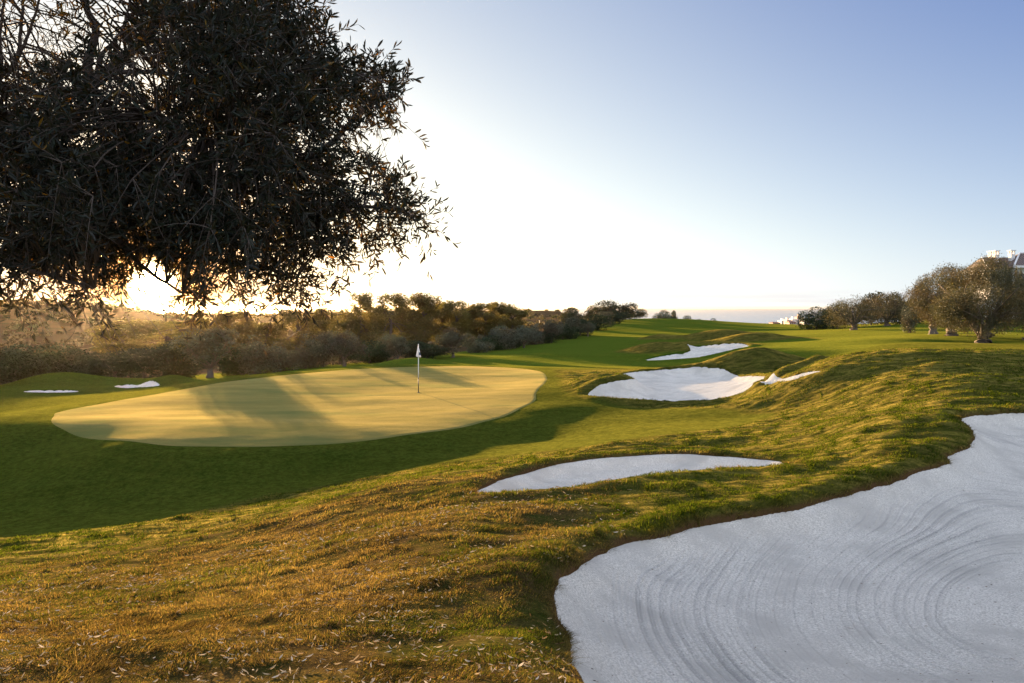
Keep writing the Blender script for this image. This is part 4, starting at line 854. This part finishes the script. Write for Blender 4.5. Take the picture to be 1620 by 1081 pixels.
mb = MB(); mb.tube([(0, 0, 0), (0, 0, 8), (0, 0, 16)], [.35, .25, .12], 5); mb.build('pole', M_BROWN, ma); MB().box(-.9, .9, -.1, .1, 12.5, 12.8).box(-.6, .6, -.1, .1, 14.2, 14.5).build('crossbar', M_BROWN, ma)

# ------------------------------------------------------------------ scrub on hills and in the valley
def land_pts(n, x0, x1, y0, y1, rsd, cond=None):
    px = rsd.uniform(x0, x1, n); Y = np.exp(rsd.uniform(math.log(y0), math.log(y1), n)); X = (px - CX) / F * Y
    if cond is not None: k = cond(X, Y); X, Y = X[k], Y[k]
    return X, Y
rq = np.random.default_rng(77)
X, Y = land_pts(5200, -350, 1000, 95, 900, rq, lambda X, Y: (Y > np.interp(X, hedge[:, 0], hedge[:, 1]) + 20) & ((Y > 170) | (rq.random(len(Y)) < .25)) & (fbm(X / 22, Y / 22, 70, 3) > .42))
Zs = base_h(X, Y); n = len(X); per = 16; rad = rq.uniform(.4, 1.0, n) * (1 + Y / 500)
u = unit(rq.normal(size=(n, per, 3))); u[..., 2] = np.abs(u[..., 2]); C = np.stack([X, Y, Zs], 1)[:, None] + u * rad[:, None, None] * np.array([1.1, 1.1, .95]) * rq.uniform(.6, 1, (n, per, 1))
V, Q = leaf_quads(C.reshape(-1, 3), u.reshape(-1, 3) * .3, (rad[:, None] * np.ones((1, per))).ravel() * .95, (rad[:, None] * np.ones((1, per))).ravel() * .75, rq)
tag(link('scrub', mesh('scrub', V, Q, M_SCRUB, dict(v=np.repeat(rq.random(n * per), 4)))), 'low brown scrub covering the far hills and valley', 'scrub', kind='stuff')

# ------------------------------------------------------------------ blades of rough grass
M_BLADE, g = mat('grass_blade')
v = g.n('ShaderNodeAttribute', attribute_name='v').outputs['Fac']; dr = g.n('ShaderNodeAttribute', attribute_name='d').outputs['Fac']
c = g.mix(v, (.020, .044, .004), (.105, .130, .015)); cd = g.mix(v, (.055, .036, .012), (.31, .22, .085)); c = g.mix(dr, c, cd)
d = g.n('ShaderNodeBsdfDiffuse', {'Color': c}); t_ = g.n('ShaderNodeBsdfTranslucent', {'Color': g.vm('MULTIPLY', c, (1.2, 1.1, .6))})
g.n('ShaderNodeOutputMaterial', {0: g.n('ShaderNodeMixShader', {0: .52, 1: d.outputs[0], 2: t_.outputs[0]}).outputs[0]})
def blades(name, n, r0, r1, hgt, wid, seed, label, cond=None, tscale=1.0):
    rb = np.random.default_rng(seed); rr = np.exp(rb.uniform(math.log(r0), math.log(r1), n)); tt = np.radians(rb.uniform(-36.5, 36.5, n))
    # gather the blades into tufts
    X, Y = rr * np.sin(tt), rr * np.cos(tt); ca = .09 + .012 * rr
    jx, jy = (vnoise(X / ca, Y / ca, 81) - .5), (vnoise(X / ca, Y / ca, 82) - .5); X = X + jx * ca * .9; Y = Y + jy * ca * .9
    tu = fbm(X / .22, Y / .22, 83, 3); tb_ = fbm(X / 1.1, Y / .8, 84, 3)
    mw = mown_mask(X, Y); k = rb.random(n) > mw * 1.02
    k &= (tu + .15 * rb.random(n)) > .27
    if cond is not None: k &= cond(X, Y)
    X, Y, rr, tu, tb_, mw = X[k], Y[k], rr[k], tu[k], tb_[k], mw[k]
    sd = np.min(np.stack([sdf(X, Y, b['out']) + edge_wob(X, Y) * (1 if i < 3 else .5) for i, b in enumerate(BUNKERS)]), 0); k = sd > -.01
    X, Y, rr, tu, tb_, sd, mw = X[k], Y[k], rr[k], tu[k], tb_[k], sd[k], mw[k]; n = len(X)
    Z = grass_h(X, Y) - .004
    sc = np.clip(rr / 4.5, 1, 6); h = hgt * (.45 + 1.3 * sstep(tu, .35, .7)) * rb.uniform(.6, 1.25, n) * (1 + .5 * sstep(tb_, .5, .7)) * np.clip(sc, 1, 1.5) * (1 - .6 * mw) * (1 + .4 * np.exp(-(sd / .3) ** 2))
    w = wid * sc * rb.uniform(.7, 1.3, n)
    an = rb.uniform(0, 6.283, n); la = vnoise(X / .35, Y / .35, 85) * 12.6; lean = rb.uniform(.7, 2.2, n)
    dx = np.cos(an) * .5 + np.cos(la) * .55 + .25; dy = (np.sin(an) * .5 + np.sin(la) * .5) * .8; sx, sy = -np.sin(an), np.cos(an)
    p0 = np.stack([X, Y, Z], 1); D = np.stack([dx, dy, np.zeros(n)], 1) * (lean * h)[:, None]; up = np.array([0, 0, 1.]); sd_ = np.stack([sx, sy, 0 * sx], 1) * w[:, None] * .5
    m = p0 + D * .35 + up * (h * .62 / (1 + .25 * lean))[:, None] ; tp = p0 + D * 1.0 + up * (h / (1 + .55 * lean))[:, None]
    V = np.stack([p0 - sd_, p0 + sd_, m + sd_ * .75, m - sd_ * .75, tp], 1).reshape(-1, 3); b_ = np.arange(n)[:, None] * 5
    v = np.clip(rb.normal(.45, .25, n) + (fbm(X / .6, Y / .6, 86, 3) - .5) * .8, 0, 1)
    dn = fbm(X / 1.6 + 3, Y / 1.6, 87, 4); dd = np.clip(sstep(dn * .55 + dry_mask(X, Y) * .34 - .06 * sstep(X, 1, 4) + rb.normal(0, .10, n), .44, .66) + .7 * np.exp(-(sd / .10) ** 2), 0, 1)
    return tag(link(name, mesh(name, V, [b_ + [0, 1, 2, 3], b_ + [3, 2, 4]], M_BLADE, dict(v=np.repeat(v, 5), d=np.repeat(dd, 5)))), label, 'grass', kind='stuff')
blades('rough_grass', 1150000, 2.3, 46, .023, .0030, 91, 'rough tufted grass, dry and golden on the left and green round the bunkers')

# ------------------------------------------------------------------ fallen olive leaves, crumbs on the sand
M_LITTER, g = mat('dry_leaf'); v = g.n('ShaderNodeAttribute', attribute_name='v').outputs['Fac']
c = g.ramp(v, [(0, (.05, .03, .015)), (.35, (.22, .12, .04)), (.6, (.45, .33, .18)), (1, (.62, .55, .44))])
g.n('ShaderNodeOutputMaterial', {0: g.n('ShaderNodeMixShader', {0: .2, 1: g.n('ShaderNodeBsdfDiffuse', {'Color': c}).outputs[0], 2: g.n('ShaderNodeBsdfTranslucent', {'Color': c}).outputs[0]}).outputs[0]})
def litter(name, n, r0, r1, t0, t1, on_sand, seed, Ls, label, tone):
    rb = np.random.default_rng(seed); rr = np.exp(rb.uniform(math.log(r0), math.log(r1), n)); tt = np.radians(rb.uniform(t0, t1, n)); X, Y = rr * np.sin(tt), rr * np.cos(tt)
    d = sdf(X, Y, BUNKERS[0]['out']) + edge_wob(X, Y); cl = fbm(X / .7, Y / .7, 95, 3)
    k = (d < -.12) if on_sand else (d > .05) & (cl > rb.uniform(.3, .62, n)) & (mown_mask(X, Y) < .2)
    X, Y, d, rr = X[k], Y[k], d[k], rr[k]; n = len(X)
    Z = (sand_h(X, Y, BUNKERS[0], land0(X, Y), d) + .006) if on_sand else grass_h(X, Y) + rb.uniform(.016, .036, n)
    C = np.stack([X, Y, Z], 1); L = (rb.uniform(*Ls, n) * np.clip(rr / 7, .9, 1.3))[:, None]; an = rb.uniform(0, 6.283, n)
    D = np.stack([np.cos(an), np.sin(an), rb.normal(0, .05 if on_sand else .3, n)], 1); D = unit(D); s = unit(np.cross(D, np.array([0, 0, 1.]) + rb.normal(size=(n, 3)) * .35)); nn = np.cross(s, D); Wd = L * rb.uniform(.09, .24, n)[:, None]
    cv = nn * L * rb.uniform(-.05, .16, n)[:, None]
    V = np.stack([C - D * L * .5 + cv, C - D * L * .15 + s * Wd * .5, C + D * L * .2 + s * Wd * .45, C + D * L * .5 + cv, C + D * L * .2 - s * Wd * .45, C - D * L * .15 - s * Wd * .5], 1).reshape(-1, 3); b_ = np.arange(n)[:, None] * 6
    tag(link(name, mesh(name, V, np.concatenate([b_ + [0, 1, 2, 3], b_ + [0, 3, 4, 5]]), M_LITTER, dict(v=np.repeat(np.clip(rb.normal(*tone, n), 0, 1), 6)))), label, 'leaves', kind='stuff')
litter('fallen_leaves', 12500, 2.6, 12, -36, 9, False, 96, (.018, .055), 'dry fallen olive leaves scattered over the front grass mound', (.48, .3))
litter('sand_debris', 1500, 2.6, 14, 0, 36, True, 97, (.008, .026), 'dark crumbs and bits of leaf lying on the raked sand', (.15, .15))

# ------------------------------------------------------------------ sea haze: the air itself, one even volume round everything
M_HAZE, g = mat('haze_air')
pv = g.n('ShaderNodeVolumePrincipled', {'Color': (.96, .82, .60, 1), 'Density': .000018, 'Anisotropy': .87})
g.n('ShaderNodeOutputMaterial', {1: pv.outputs[0]})
hb = MB().box(-61000, 61000, -300, 36000, -98, 13).build('haze', M_HAZE); tag(hb, 'thin pale haze over the sea and valley', 'haze', kind='stuff')
